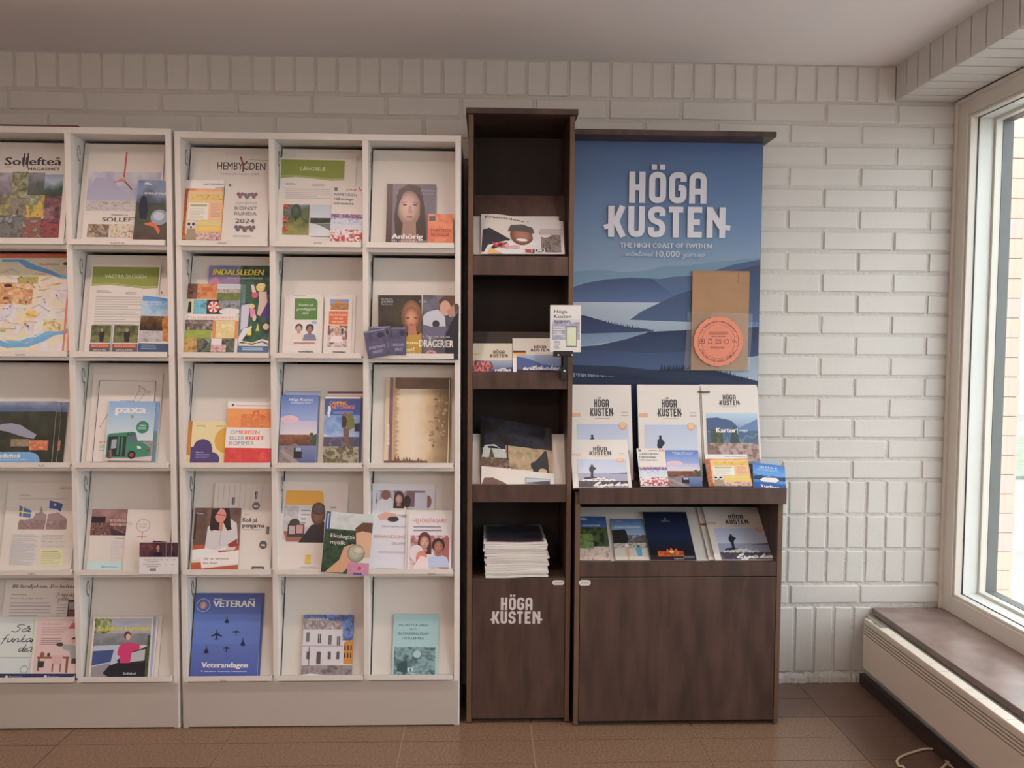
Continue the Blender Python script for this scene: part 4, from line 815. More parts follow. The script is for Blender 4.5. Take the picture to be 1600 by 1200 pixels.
ops = green_sheet('LÅNGSELE', .31, .69)+[L(.10, .3, .305, .335, 2, (150, 144, 138), 3, .5), L(.50, .78, .315, .345, 2, (160, 154, 148), 4, .6), L(.11, .80, .37, .50, 6, (172, 166, 160), 5), N(.09, .565, .48, .925, [(130, 140, 150), (90, 104, 84), (70, 84, 54), (140, 134, 70), (120, 116, 54)], 3, 141, .7), e(.28, .65, .075, .09, ((84, 92, 76), (58, 64, 52), 0, -.3), 14), r(.27, .7, .29, .77, (60, 52, 44)), e(.42, .68, .05, .06, (96, 104, 60), 10)]+[e(rc.uniform(.09, .17), rc.choice([.6, .62, .74, .76, .85, .87])+rc.uniform(-.025, .025), .014, .010, rc.choice([(190, 84, 70), (206, 100, 84), (170, 66, 60)]), 7) for _ in range(44)]+[r(0, 0, .001, .001, Wt), g(.50, .57, .82, .94, (176, 178, 180), (196, 196, 194)), N(.50, .725, .82, .785, [(70, 76, 66), (50, 54, 48)], 5, 142, 0, 20, 4), p([(.5, .79), (.82, .79), (.82, .88), (.72, .84), (.6, .8)], (110, 112, 108))]
item('info_sheet', 'white sheet with green banner reading LÅNGSELE and two park photos', 'sheet', ROWP[0], .006, (431, 376.5), (536, 378), (437, 245.8), ops, .001)
def namf():
    o_ = [r(.05, .03, .15, .09, (110, 110, 116)), N(.42, .045, .74, .075, [(206, 190, 184), (176, 70, 60)], 9, 151, 0, 14, 3), ST_([(.8, .09), (.83, .02), (.87, .08), (.93, .03), (.95, .1)], .02, (190, 80, 70)), T(.06, .76, .175, .045, 'NÄMFORSEN', (84, 84, 90), .01), T(.06, .68, .255, .045, 'Hällristningar', (84, 84, 96), .02), T(.06, .68, .33, .045, 'och museum', (84, 84, 96), .02)]
    return o_+[N(0, .50, 1, .60, [(206, 204, 206), (120, 100, 140), (150, 80, 110), (84, 84, 140)], 9, 152, 0, 26, 8), N(0, .57, 1, .68, [(80, 84, 120), (170, 176, 196), (200, 202, 206), (110, 116, 150)], 10, 153, .2, 26, 10), N(0, .68, 1, .78, [(206, 204, 206), (186, 186, 194), (206, 200, 200)], 7, 154), N(0, .77, 1, .985, [(204, 200, 200), (206, 196, 190), (180, 70, 60), (150, 50, 50)], 11, 155, .12, 30, 22, 2)]
item('leaflet', 'white leaflet with blue and red rock carving figures in the top row', 'leaflet', ROWP[0], .011, (514.5, 378.2), (565, 380), (517.3, 290), namf(), .002)
ops = [N(0, 0, 1, 1, [(96, 84, 88), (110, 100, 108), (120, 112, 120)], 2, 161), p([(0, 0), (.12, 0), (.12, 1), (0, 1)], (84, 62, 56)), p([(.2, 1), (.16, .55), (.24, .1), (.45, .0), (.68, .05), (.78, .4), (.82, 1)], (62, 46, 42)), e(.46, .42, .24, .30, ((206, 166, 148), (128, 92, 80), -.25, -.15), 30), p([(.34, .65), (.6, .65), (.62, 1), (.30, 1)], (150, 112, 98)), p([(.22, .5), (.2, .2), (.35, .06), (.33, .18), (.25, .35)], (56, 40, 38)), p([(.42, .04), (.56, .04), (.74, .16), (.74, .6), (.68, .75), (.68, .3), (.58, .15)], (60, 44, 40))]
ops += [e(.37, .36, .045, .016, (74, 60, 58), 10), e(.58, .36, .045, .016, (74, 60, 58), 10), ST_([(.30, .32), (.42, .315)], .016, (110, 80, 70)), ST_([(.53, .315), (.65, .325)], .016, (110, 80, 70)), p([(.45, .38), (.50, .38), (.53, .50), (.44, .50)], (170, 128, 112)), e(.47, .57, .075, .014, (140, 78, 74), 12), T(.12, .74, .94, .085, 'Anhörig', (228, 224, 218), .03), T(.12, .86, .985, .022, 'Råd och stöd till anhöriga', (206, 196, 190), .01), T(.70, .96, .13, .03, 'KOMMUNAL', (160, 156, 164)), T(.70, .96, .18, .03, 'OMSORG', (150, 146, 154))]
item('magazine', 'grey magazine with a long-haired woman portrait and white title Anhörig', 'magazine', ROWP[0], .009, (602.6, 378.6), (680, 379.4), (604.4, 287), ops, .006)
ops = [r(0, 0, 1, 1, (204, 110, 74)), N(0, .0, 1, .5, [(206, 110, 74), (216, 130, 90), (200, 100, 66)], 2, 171), r(.05, .08, .30, .25, (90, 90, 104)), T(.1, .9, .62, .10, 'TVÅSTEGS', (110, 50, 44), .0), T(.12, .88, .76, .10, 'SKUGGA', (110, 50, 44), .0), L(.3, .75, .8, .95, 3, (216, 150, 120), 2)]
item('booklet', 'small orange booklet in front of the grey portrait magazine', 'booklet', ROWP[0], .016, (667.8, 380), (707.3, 380.6), (669, 333.8), ops, .002)
# row 2
ops = [N(0, 0, 1, .30, [(84, 90, 140), (110, 110, 150), (150, 120, 140), (60, 84, 84)], 2, 181, .3), p([(0, .2), (.12, .12), (.2, .2), (.3, .25), (0, .3)], (176, 120, 140)), N(.5, 0, 1, .9, [(50, 74, 62), (60, 96, 70), (40, 60, 56), (84, 120, 84)], 4, 182), N(0, .22, .6, .9, [(96, 110, 130), (84, 120, 110), (140, 140, 150), (110, 96, 120)], 4, 183), p([(.86, .36), (1, .36), (1, .60), (.86, .60)], (84, 60, 120)), T(.08, .87, .115, .065, 'INDALSLEDEN', (70, 50, 40), .05, .15), T(.07, .86, .11, .065, 'INDALSLEDEN', (226, 200, 50), .035, .15), T(.3, .86, .155, .016, 'SVERIGES VACKRASTE TURISTLED', (190, 190, 180))]
ops += [e(.83, .25, .07, .05, (214, 190, 110)), e(.85, .23, .06, .03, (222, 200, 120)), p([(.80, .30), (.93, .30), (.95, .42), (.85, .58), (.8, .56), (.82, .4)], (206, 180, 160)), p([(.68, .22), (.72, .22), (.78, .33), (.76, .36), (.7, .3)], (214, 190, 180)), e(.75, .34, .05, .035, (206, 90, 100)), e(.71, .47, .045, .03, (214, 190, 130)), p([(.68, .5), (.76, .5), (.78, .58), (.7, .6)], (214, 130, 160)), e(.76, .6, .03, .04, (220, 180, 160)), p([(.55, .46), (.68, .44), (.66, .7), (.55, .74)], (190, 186, 200)), p([(.66, .8), (.68, .72), (.72, .68), (.73, .8)], (210, 200, 60)), p([(.79, .75), (.82, .66), (.85, .75)], (200, 190, 80)), p([(.5, .87), (.6, .72), (.74, .70), (.62, .82), (.55, .9)], (206, 200, 200)), e(.95, .70, .05, .035, (214, 180, 150)), p([(.52, .86), (.75, .88), (.9, .84), (1, .86), (1, .92), (.6, .96)], (206, 206, 210)), ST_([(.55, .88), (.75, .9), (.9, .87), (1, .9)], .02, (60, 56, 50)), ST_([(.55, .9), (.78, .88), (.99, .91)], .01, (206, 180, 60)), r(.5, .92, 1, 1, (74, 100, 130)), L(.6, .95, .935, .975, 2, (170, 190, 206), 3)]
item('magazine', 'colourful comic-style magazine titled INDALSLEDEN in yellow', 'magazine', ROWP[1], .006, (318, 551.3), (418.6, 552), (321.3, 414.5), ops, .005)
ops = [N(0, 0, .22, .22, [(84, 60, 50), (130, 84, 64), (60, 44, 40)], 4, 191), N(.22, 0, .58, .22, [(190, 110, 60), (206, 140, 80), (150, 80, 50)], 3, 192), N(.3, .05, .5, .11, [(206, 90, 50), (190, 100, 60)], 4, 193, 0, 8, 4), g(.58, .02, 1, .09, (170, 180, 186), (190, 190, 184)), N(.58, .07, 1, .13, [(110, 60, 50), (190, 180, 170), (120, 70, 60)], 8, 194, 0, 20, 4), N(.58, .13, 1, .23, [(84, 104, 50), (120, 130, 70)], 5, 195),
       r(0, .23, .17, .44, (206, 186, 140)), p([(.08, .26), (.13, .26), (.14, .42), (.07, .42)], (50, 40, 40)), r(.17, .23, .41, .44, (90, 150, 160)), N(.17, .23, .41, .44, [(84, 150, 160), (110, 176, 184), (60, 110, 120)], 3, 196), r(.41, .23, .66, .44, (60, 50, 50)), r(.66, .23, 1, .44, (110, 106, 104)), N(.62, .24, 1, .36, [(60, 60, 64), (150, 150, 150), (90, 84, 80)], 5, 197), e(.84, .40, .2, .05, (206, 200, 190)), r(0, .44, .93, .52, (226, 206, 196)), T(.07, .90, .505, .035, 'STORA NOLASKOGSRÅDMANS VÄG', (200, 96, 80), .0),
       N(0, .525, .55, .68, [(170, 160, 150), (120, 104, 90), (84, 70, 60), (150, 130, 120)], 6, 198), N(0, .67, .52, .79, [(150, 160, 60), (130, 144, 50)], 4, 199), r(.54, .53, 1, .79, (206, 130, 70)), N(.60, .54, .94, .78, [(220, 196, 130), (206, 180, 110), (216, 206, 160)], 4, 200), e(.13, .86, .15, .06, (150, 104, 50)), N(0, .79, .28, 1, [(150, 110, 60), (190, 150, 80), (120, 90, 60)], 3, 201), N(.28, .79, .95, 1, [(60, 64, 54), (110, 110, 90), (40, 44, 40), (150, 150, 140)], 6, 202), r(.53, .79, .72, .89, (206, 200, 196)), N(.53, .88, .8, .98, [(170, 60, 60), (206, 180, 170), (150, 50, 54)], 6, 203, 0, 16, 8)]
for i in range(6):
    a0 = i*math.pi/3+.3; ops.append(p([(.535, .335), (.535+.105*math.cos(a0), .335+.085*math.sin(a0)), (.535+.105*math.cos(a0+.5), .335+.085*math.sin(a0+.5))], (206, 60, 56))); ops.append(p([(.535, .335), (.535+.105*math.cos(a0+.52), .335+.085*math.sin(a0+.52)), (.535+.105*math.cos(a0+1.04), .335+.085*math.sin(a0+1.04))], (222, 206, 180)))
item('brochure', 'collage brochure of small photos in front of the yellow-titled magazine', 'brochure', ROWP[1], .011, (282.6, 551.8), (370, 552.3), (284.8, 443.3), ops, .003)
def revel(kind):
    if kind: o_ = [g(.18, .03, .86, .16, (90, 130, 180), (150, 170, 190)), p([(.22, .12), (.4, .05), (.75, .08), (.86, .14), (.86, .22), (.2, .22)], (190, 130, 70)), N(.22, .10, .86, .22, [(196, 140, 80), (150, 100, 60), (206, 160, 90)], 6, 211), r(.16, .24, .85, .47, (208, 104, 56)), T(.2, .80, .32, .04, 'Hus med levande', (232, 200, 180), .0), T(.32, .68, .385, .04, 'vilda djur', (232, 200, 180)), T(.28, .72, .445, .04, 'och växter?', (232, 200, 180)), N(.14, .49, .85, .86, [(150, 110, 90), (120, 60, 60), (206, 190, 180), (60, 50, 46)], 4, 212)]+person(.47, .57, .12, (214, 160, 130), (190, 150, 110), (214, 196, 190), .5)+[T(.36, .84, .965, .036, 'revelian.', (70, 66, 66), .02)]; return o_
    return [r(.27, .03, .86, .40, (84, 124, 60)), r(.76, .03, .86, .09, Wt), e(.76, .12, .10, .09, (84, 124, 60)), T(.38, .74, .16, .04, 'Remiss på', (200, 214, 180)), T(.32, .82, .235, .04, 'grundläggande', (200, 214, 180)), T(.46, .62, .305, .04, 'vård', (200, 214, 180)), r(.25, .45, .86, .80, (206, 200, 200)), N(.72, .42, .85, .48, [(120, 140, 170), (190, 200, 210)], 4, 213, 0, 8, 4)]+person(.40, .55, .085, (214, 160, 130), (70, 50, 46), (220, 190, 170), .62)+person(.68, .56, .09, (170, 120, 100), (50, 44, 44), (120, 120, 130), .62)+[ST_([(.28, .80), (.82, .80)], .03, (196, 110, 110)), T(.42, .80, .965, .036, 'revelian.', (70, 66, 66), .02)]
item('leaflet', 'rear copy behind the green square clinic leaflet', 'leaflet', ROWP[1], .004, (449, 553), (500, 553), (454, 460), [L(.1, .5, .01, .03, 1, GRY, 2)], .002)
item('leaflet', 'white leaflet with a green square above two people, second row', 'leaflet', ROWP[1], .008, (441, 554), (502.3, 554), (446.5, 463.6), revel(0), .003)
item('leaflet', 'rear copy behind the white leaflet with orange block', 'leaflet', ROWP[1], .004, (510, 553), (552.5, 553.5), (512, 460.5), [L(.1, .5, .01, .03, 1, GRY, 2)], .002)
item('leaflet', 'white leaflet with a brick house photo and an orange text block', 'leaflet', ROWP[1], .008, (504.7, 554.3), (548, 554.6), (505.8, 464.8), revel(1), .003)
def man():
    return [N(0, 0, 1, 1, [(84, 80, 88), (70, 64, 70), (110, 106, 114), (56, 50, 54)], 2, 221, .3), p([(.0, .34), (.14, .26), (.42, .22), (.62, .34), (.64, .48), (.3, .50), (.02, .46)], (180, 180, 184)), e(.37, .45, .10, .06, (54, 52, 58)), p([(0, .5), (.7, .48), (.6, .64), (0, .66)], (100, 94, 110)), p([(.62, 1), (.66, .62), (.78, .42), (.92, .3), (1, .24), (1, 1)], (36, 36, 44)), p([(.44, .08), (.6, .0), (.9, .0), (1, .05), (.97, .22), (.78, .28), (.72, .18), (.44, .12)], (88, 60, 46)), e(.62, .20, .15, .12, (190, 146, 120)), p([(.66, .24), (.86, .14), (.90, .32), (.74, .34)], (170, 124, 102)), T(-.02, .76, .66, .028, 'et, Tips och råd om', (190, 184, 184), .01), T(-.08, .86, .81, .11, 'DRÅGERIER', (216, 208, 200), .02), e(.25, .91, .14, .05, (190, 130, 120)), e(.25, .92, .08, .03, (120, 60, 66)), T(-.1, .1, .12, .03, 'ÖREN', (150, 160, 160), .02)]
item('booklet', 'dark booklet with a young man in profile and a white car, second row', 'booklet', plane(FR-.0025, LIPZ[1]+.004, 2.5), .0045, (659.3, 561), (715.8, 562), (659.6, 460.8), man(), .004)
ops = [N(0, 0, 1, 1, [(60, 54, 44), (50, 46, 38), (70, 62, 48)], 2, 231), e(.77, .34, .24, .26, ((160, 116, 80), (104, 70, 50), 0, -.4), 26), p([(.55, .36), (.99, .36), (.97, .62), (.60, .62)], (112, 76, 54)), e(.77, .38, .18, .19, ((206, 142, 104), (120, 74, 52), -.1, 0), 28), p([(.7, .5), (.86, .5), (.9, .7), (.68, .7)], (176, 112, 84)), p([(.56, .8), (.68, .66), (.9, .66), (1, .62), (1, 1), (.5, 1)], (176, 136, 44)), ST_([(.62, .37), (.74, .37)], .014, (110, 80, 64)), ST_([(.80, .37), (.93, .37)], .014, (110, 80, 64)), e(.68, .38, .035, .018, (110, 74, 60), 8), e(.87, .38, .035, .018, (110, 74, 60), 8), e(.77, .49, .06, .012, (150, 70, 60), 8), T(.08, .34, .085, .028, 'PATIENTER', (140, 150, 150), .02), T(.08, .34, .125, .03, 'JOUREN', (150, 160, 160), .03), T(.08, .34, .165, .025, 'SVERIGE', (130, 140, 140), .02), T(.62, .92, .81, .05, 'änna', (214, 200, 150), .03), T(.63, .83, .92, .05, 'ggt!', (214, 200, 150), .03), T(.64, .84, .965, .022, 'Tips och råd', (214, 200, 150))]
item('booklet', 'dark booklet with an older woman in glasses and mustard top', 'booklet', plane(FR-.0025, LIPZ[1]+.004, 2.5), .0045, (591, 555.4), (658.8, 555.4), (592.3, 461), ops, .004)
def smart(): return [N(0, 0, 1, 1, [(70, 66, 88), (84, 80, 104), (60, 56, 76)], 2, 241), r(.03, .02, .97, .05, (140, 138, 150)), e(.75, .22, .18, .10, (50, 46, 62)), T(.12, .86, .68, .10, 'SMÄRTSAMT', (150, 146, 160), .02), T(.26, .76, .84, .10, 'NÄRHET', (150, 146, 160), .02)]
item('booklet', 'small purple booklet, third copy leaning right of its two mates', 'booklet', OUT[1], .001, (611, 555), (634.6, 555), (610.6, 511.3), smart(), .002, group=None)
item('booklet', 'small purple booklet, middle copy standing behind the front one', 'booklet', OUT[1], .003, (579, 557), (612, 555), (574, 511), smart(), .002)
item('booklet', 'small purple booklet tilted forwards over the shelf lip, frontmost of three', 'booklet', OUT[1], .007, (575.5, 561), (609, 555), (567.3, 518.5), smart(), .003)
# row 3
ops = [r(0, 0, .5, 1, (196, 130, 50)), r(.0, .82, .2, 1, (214, 190, 130))]
item('booklet', 'second copy behind the yellow booklet with purple cloud', 'booklet', ROWP[2], .004, (289.6, 723), (345, 723), (293.6, 658), ops, .002)
ops = [r(0, 0, 1, 1, (210, 192, 138)), e(.98, .46, .31, .30, (204, 148, 46), 30), r(.0, .62, .3, 1, (70, 56, 104)), e(.34, .62, .26, .19, (70, 56, 104), 26), e(.62, .92, .22, .18, (70, 56, 104), 26), r(.25, .62, .62, 1, (70, 56, 104)), T(.15, .38, .13, .025, 'NATUR', (90, 80, 60), .03), T(.7, .93, .13, .025, 'REGION', (90, 80, 60), .02), T(.15, .38, .76, .025, 'INBJUDAN', (170, 160, 190), .02), L(.15, .55, .78, .90, 3, (150, 140, 176), 2)]
item('booklet', 'yellow booklet with purple cloud shape and orange circle, third row', 'booklet', ROWP[2], .008, (296.5, 723.3), (351, 723.6), (298.3, 657.8), ops, .002)
ops = [r(0, 0, 1, .11, Wb), e(.11, .055, .03, .02, (90, 70, 70), 8), L(.18, .96, .05, .075, 1, (150, 144, 144), 3, .95), N(0, .11, 1, .42, [(222, 134, 66), (226, 144, 76), (216, 126, 60)], 3, 251), N(.3, .2, .8, .42, [(222, 134, 66), (206, 110, 60), (226, 144, 76)], 5, 252), ST_([(.56, .25), (.58, .16), (.66, .15), (.69, .22)], .03, (206, 90, 56)), ST_([(.74, .3), (.76, .22), (.82, .24), (.8, .3)], .02, (206, 90, 56)), r(0, .42, 1, .745, Wb), T(.09, .30, .525, .06, 'OM', (130, 130, 132)), T(.32, .72, .525, .06, 'KRISEN', (224, 110, 60), .02), T(.09, .40, .615, .06, 'ELLER', (130, 130, 132)), T(.43, .82, .615, .06, 'KRIGET', (206, 60, 56), .03), T(.09, .62, .70, .06, 'KOMMER', (130, 130, 132)), N(0, .745, 1, 1, [(210, 66, 58), (196, 50, 50), (216, 76, 66)], 3, 253)]
item('booklet', 'orange, white and red crisis booklet OM KRISEN ELLER KRIGET KOMMER', 'booklet', ROWP[2], .013, (349.8, 724.5), (422.5, 725.4), (352.2, 627.3), ops, .003)
def hkt(): return [g(0, 0, 1, .38, (84, 112, 168), (140, 156, 188)), g(0, .38, 1, .6, (176, 168, 184), (200, 190, 186)), e(.25, .36, .25, .06, (206, 170, 170)), T(.22, .86, .085, .035, 'Höga Kusten', (206, 214, 224), .02), T(.26, .80, .125, .022, 'Turistkarta 2024', (196, 206, 220), .02), N(0, .58, 1, .78, [(150, 90, 60), (120, 74, 50), (84, 60, 44), (70, 60, 40)], 5, 261, .4), p([(.88, .6), (1, .56), (1, .76), (.8, .7)], (60, 76, 60)), g(0, .74, 1, 1, (110, 120, 150), (70, 84, 124)), p([(.0, .78), (.45, .70), (.5, .73), (.25, 1), (0, 1)], (120, 104, 100)), N(0, .76, .4, 1, [(110, 96, 92), (140, 124, 118), (90, 76, 74)], 8, 262, 0, 14, 14), p([(.40, .77), (.62, .77), (.62, .92), (.4, .92)], (36, 34, 38)), r(.45, .77, .6, .82, (150, 156, 170)), p([(0, .8), (.12, .8), (.62, 1), (.38, 1)], (150, 130, 120)), e(.86, .57, .05, .02, (56, 60, 50))]
item('leaflet', 'blue coast tourist map leaflet, rear copy with its top edge showing', 'leaflet', ROWP[2], .005, (441, 724), (496, 724.3), (443.5, 611), [g(0, 0, 1, .06, (120, 130, 180), (200, 200, 206)), r(0, .06, 1, 1, (90, 104, 120))], .002)
item('leaflet', 'tall blue coast map leaflet with a wooden jetty photo in the third row', 'leaflet', ROWP[2], .009, (434.8, 724.8), (493, 725), (439.2, 617), hkt(), .003)
ops = [r(0, 0, 1, .03, (96, 60, 84)), r(0, .03, 1, .06, (206, 200, 196)), r(0, .06, 1, .09, (206, 124, 60)), r(0, .09, 1, 1, (50, 62, 100))]
item('leaflet', 'dark blue camping guide, rear copy with striped top edge', 'leaflet', ROWP[2], .005, (508, 725), (564, 725), (509.5, 611.5), ops, .003)
ops = [g(0, 0, 1, .3, (58, 72, 130), (66, 96, 160)), N(0, .28, 1, .6, [(66, 104, 160), (110, 140, 180), (150, 170, 196), (70, 110, 164)], 3, 271, .3), r(0, 0, 1, .03, (206, 200, 190)), T(.14, .62, .13, .055, 'CAMPING', (110, 50, 40), .04, .1), T(.13, .61, .125, .055, 'CAMPING', (226, 160, 60), .02, .1), T(.20, .84, .185, .055, 'NETTSVERIGE', (214, 120, 60), .02, .1), p([(.08, .26), (.1, .15), (.16, .13), (.18, .2), (.13, .32)], (206, 206, 210)), r(.25, .22, .8, .26, (110, 120, 160)), p([(0, .56), (.3, .6), (.5, .6), (.5, .62), (0, .62)], (180, 190, 200)), N(0, .6, 1, .8, [(90, 84, 104), (70, 66, 84), (110, 104, 120)], 3, 272), N(0, .74, 1, 1, [(110, 100, 70), (160, 150, 120), (70, 64, 44), (130, 120, 80)], 7, 273, .1), p([(.60, .28), (.74, .24), (.84, .34), (.86, .46), (.7, .5), (.62, .44)], (110, 110, 50)), p([(.5, .3), (.58, .26), (.64, .36), (.62, .46), (.5, .46)], (60, 44, 44)), e(.58, .265, .05, .03, (150, 70, 60)), p([(.54, .46), (.72, .48), (.70, .62), (.76, .74), (.64, .74), (.56, .60)], (110, 80, 64)), r(.86, .4, 1, .52, (40, 44, 64))]
item('leaflet', 'tall camping guide leaflet with a backpacker on a rock', 'leaflet', ROWP[2], .009, (503.7, 725), (559.8, 725.3), (506.7, 619.5), ops, .004)
def beige(sp=False):
    o_ = [N(0, 0, 1, 1, [(196, 168, 128), (206, 184, 148), (206, 188, 160), (196, 168, 128), (150, 120, 84), (118, 92, 60), (104, 84, 52)], 3, 281, -.82, 34, 30), N(0, 0, 1, .13, [(120, 84, 66), (96, 72, 54), (84, 70, 52)], 2, 284, -.5)]
    for i in range(46): o_.append(e(.62+.3*rc.random()**.8, .2+.6*rc.random(), rc.uniform(.012, .04), rc.uniform(.008, .022), rc.choice([(120, 100, 64), (104, 92, 58), (140, 116, 76), (160, 134, 92)]), 8))
    for i in range(16): a = i/16; o_.append(p([(0, .12+a*.85), (.05+.05*rc.random(), .14+a*.85), (0, .18+a*.85)], (176, 140, 96)))
    for i in range(10): a = i/12; hh = rc.uniform(.04, .11)*(1-.3*a); o_.append(p([(a*.6, 1), (a*.6+.035, 1-hh), (a*.6+.08, 1)], (96, 70, 46)))
    return o_+[r(0, .96, .6, 1, (110, 80, 52)), ST_([(.97, .02), (.96, 1)], .012, (206, 186, 150))]
ops = [g(0, 0, 1, 1, (190, 164, 126), (206, 180, 140)), ST_([(.1, 0), (.1, 1)], .06, (120, 90, 100)), ('p', [(0, .96), (1, .96), (1, 1), (0, 1)], (110, 80, 52))]
o = item('magazine', 'beige forest catalogue, rear copy with a white year on its spine edge', 'magazine', ROWP[2], .006, (600, 725), (690, 725), (601.5, 590), ops, .006)
decal('year_lettering', None, ROWP[2][0]+ROWP[2][1]*.0064, ROWP[2][1], (610, 724.5), (610, 660), (602, 724.5), [T(.45, .95, .8, .5, '2023/2024', (222, 214, 200), .03)]).parent = o
q = o.children[-1]; q.matrix_parent_inverse = o.matrix_world.inverted()
item('magazine', 'beige forest catalogue with misty trees, front copy in the third row', 'magazine', ROWP[2], .011, (614.5, 725.3), (703.3, 725.6), (615.8, 590), beige(), .004)
# row 4
ops = [T(.35, .65, .5, .02, ' ', GRY)]
ops = []
for i in range(9): ops.append(ST_([(.06+.09*i, .02), (.06+.09*i, .30)], .006, (168, 160, 160)))
ops += [T(.50, .74, .43, .045, 'Koll på', (56, 52, 54), .02), T(.50, .86, .49, .045, 'pengarna', (56, 52, 54), .02), T(.52, .60, .355, .02, 'Spara', GRY), L(.50, .84, .505, .525, 1, (170, 166, 160), 3, .9)]
for (a, b_) in ((.32, .20), (.69, .13), (.92, .52)): ops += [r(a-.022, b_-.04, a+.022, b_+.04, (70, 64, 64)), ST_([(a, b_-.03), (a, b_+.03)], .012, (150, 144, 144))]
ops += [e(.70, .25, .065, .045, (110, 104, 104), 20), T(.665, .735, .262, .02, 'tips', Wt, .03), e(.86, .68, .062, .045, (90, 84, 82), 20), T(.83, .89, .695, .03, 'ra', Wt, .04), r(.70, .92, .90, .975, (74, 68, 66)), T(.72, .88, .945, .013, 'Konsumentverket', (200, 196, 190), .02)]
item('booklet', 'white consumer booklet titled Koll på pengarna with small black tags', 'booklet', ROWP[3], .006, (325.5, 895.5), (421.5, 897), (328.8, 754.3), ops, .003)
ops = [N(0, 0, 1, .6, [(110, 84, 70), (90, 66, 56), (130, 100, 84)], 2, 291), r(0, .1, .05, .5, (60, 44, 40)), r(.04, .06, .22, .11, (60, 54, 54)), T(.06, .2, .10, .03, 'Region', (170, 160, 156), .02), r(0, .58, 1, .72, (170, 76, 46)), p([(.26, .64), (.30, .30), (.42, .24), (.75, .16), (.92, .24), (.97, .55), (.9, .66), (.36, .68)], (190, 184, 176)), p([(.34, .34), (.36, .02), (.74, .0), (.8, .3), (.82, .34), (.72, .36), (.62, .22), (.56, .36)], (44, 30, 30)), e(.56, .12, .12, .115, (196, 130, 110)), p([(.36, .2), (.36, .02), (.55, .0), (.44, .14), (.42, .36), (.36, .36)], (44, 30, 30)), ST_([(.46, .1), (.66, .12)], .02, (150, 50, 44)), p([(.55, .22), (.62, .22), (.62, .36), (.54, .36)], (196, 120, 100))]
ops += [ST_([(.58, .36), (.58, .6)], .01, (150, 144, 140)), p([(.26, .64), (.5, .66), (.74, .6), (.7, .66), (.4, .67)], (214, 210, 204)), p([(.74, .58), (.95, .48), (.96, .6), (.8, .62)], (150, 50, 50)), p([(0, .66), (.35, .63), (.4, .75), (0, .83)], (206, 214, 218)), e(.44, .70, .13, .04, (206, 200, 190)), p([(.18, .74), (1, .66), (1, .88), (.20, .94)], (222, 216, 206)), T(.25, .78, .81, .03, 'Går din ekonomi', (100, 70, 80), .0, .1), T(.25, .55, .875, .03, 'inte ihop?', (100, 70, 80), .0, .1), p([(0, .86), (.2, .85), (.22, .95), (1, .89), (1, .985), (0, .985)], (176, 80, 46))]
item('brochure', 'brochure with a long-haired woman in a white shirt reading papers', 'brochure', ROWP[3], .011, (298.3, 893.5), (371.5, 893.5), (301.8, 793.5), ops, .003)
ops = [r(0, 0, 1, 1, (206, 192, 178)), p([(.06, .10), (.58, .10), (.62, .12), (.64, .26), (.05, .26)], (214, 152, 46)), r(.04, .27, .62, .67, (180, 172, 164)), r(.26, .27, .5, .5, (196, 192, 184)), N(.04, .27, .26, .5, [(186, 180, 172), (170, 160, 150), (196, 190, 184)], 2, 301), L(.30, .44, .3, .48, 4, (150, 144, 140), 2, .5), p([(.05, .55), (.3, .54), (.4, .66), (.1, .66)], (150, 96, 70)), e(.21, .46, .08, .05, (60, 62, 50)), r(.11, .47, .36, .61, (64, 56, 56)), r(.13, .49, .22, .58, (170, 150, 150)), r(.24, .48, .34, .57, (190, 140, 130)), p([(.28, .67), (.46, .48), (.62, .44), (.66, .44), (.66, .67)], (50, 44, 46)), e(.56, .36, .11, .12, ((128, 90, 72), (76, 54, 46), -.2, .2)), e(.56, .30, .10, .07, ((104, 88, 80), (70, 56, 50), 0, -.3)), e(.03, .68, .06, .05, (206, 192, 178)), L(.74, .84, .26, .31, 1, (150, 144, 140), 3), r(.40, .80, .48, .90, (206, 170, 50)), T(.34, .56, .945, .018, 'SUNDSVALLS', (160, 160, 180)), T(.34, .56, .975, .018, 'BORGERLIGA', (120, 120, 140))]
item('folder', 'pale folder with a yellow bar and a man at a video call', 'brochure', ROWP[3], .005, (434, 895), (538.5, 896), (438.3, 752), ops, .003)
ops = [r(0, 0, 1, .32, (176, 182, 168)), N(0, 0, 1, .32, [(180, 186, 170), (196, 198, 190), (170, 176, 164)], 2, 311), N(0, .28, .75, 1, [(44, 60, 44), (60, 84, 56), (34, 46, 36), (84, 110, 76)], 6, 312), r(0, 0, .10, .30, (60, 84, 130)), ST_([(.05, .03), (.05, .28)], .03, (170, 186, 206)), p([(.68, .4), (.64, .24), (.78, .14), (1, .13), (1, .5)], (104, 72, 54)), p([(.66, .32), (.8, .28), (1, .3), (1, .7), (.78, .72), (.7, .58)], (206, 160, 124)), p([(.36, .78), (.44, .56), (.62, .5), (.82, .6), (.84, .72), (.64, .82), (.46, .98), (.08, 1), (.1, .98)], (200, 150, 112)), e(.70, .65, .19, .15, ((186, 184, 160), (128, 126, 100), -.2, -.3)), e(.74, .60, .13, .07, ((204, 190, 160), (164, 152, 124), 0, 0)), N(.55, .8, 1, 1, [(190, 150, 160), (200, 120, 140), (150, 140, 170)], 5, 313, 0, 12, 10), e(.8, .89, .04, .035, (196, 70, 90)), p([(.68, .97), (.86, .96), (.87, 1), (.68, 1)], (84, 84, 130)), T(.14, .66, .42, .065, 'Ekologisk', (216, 222, 214), .005), T(.14, .46, .525, .065, 'mjölk', (216, 222, 214), .005)]
item('brochure', 'brochure of a child drinking a glass of milk, hanging over the lip', 'brochure', OUT[3], .003, (501.3, 893.5), (575.3, 899.5), (501.8, 798), ops, .002)
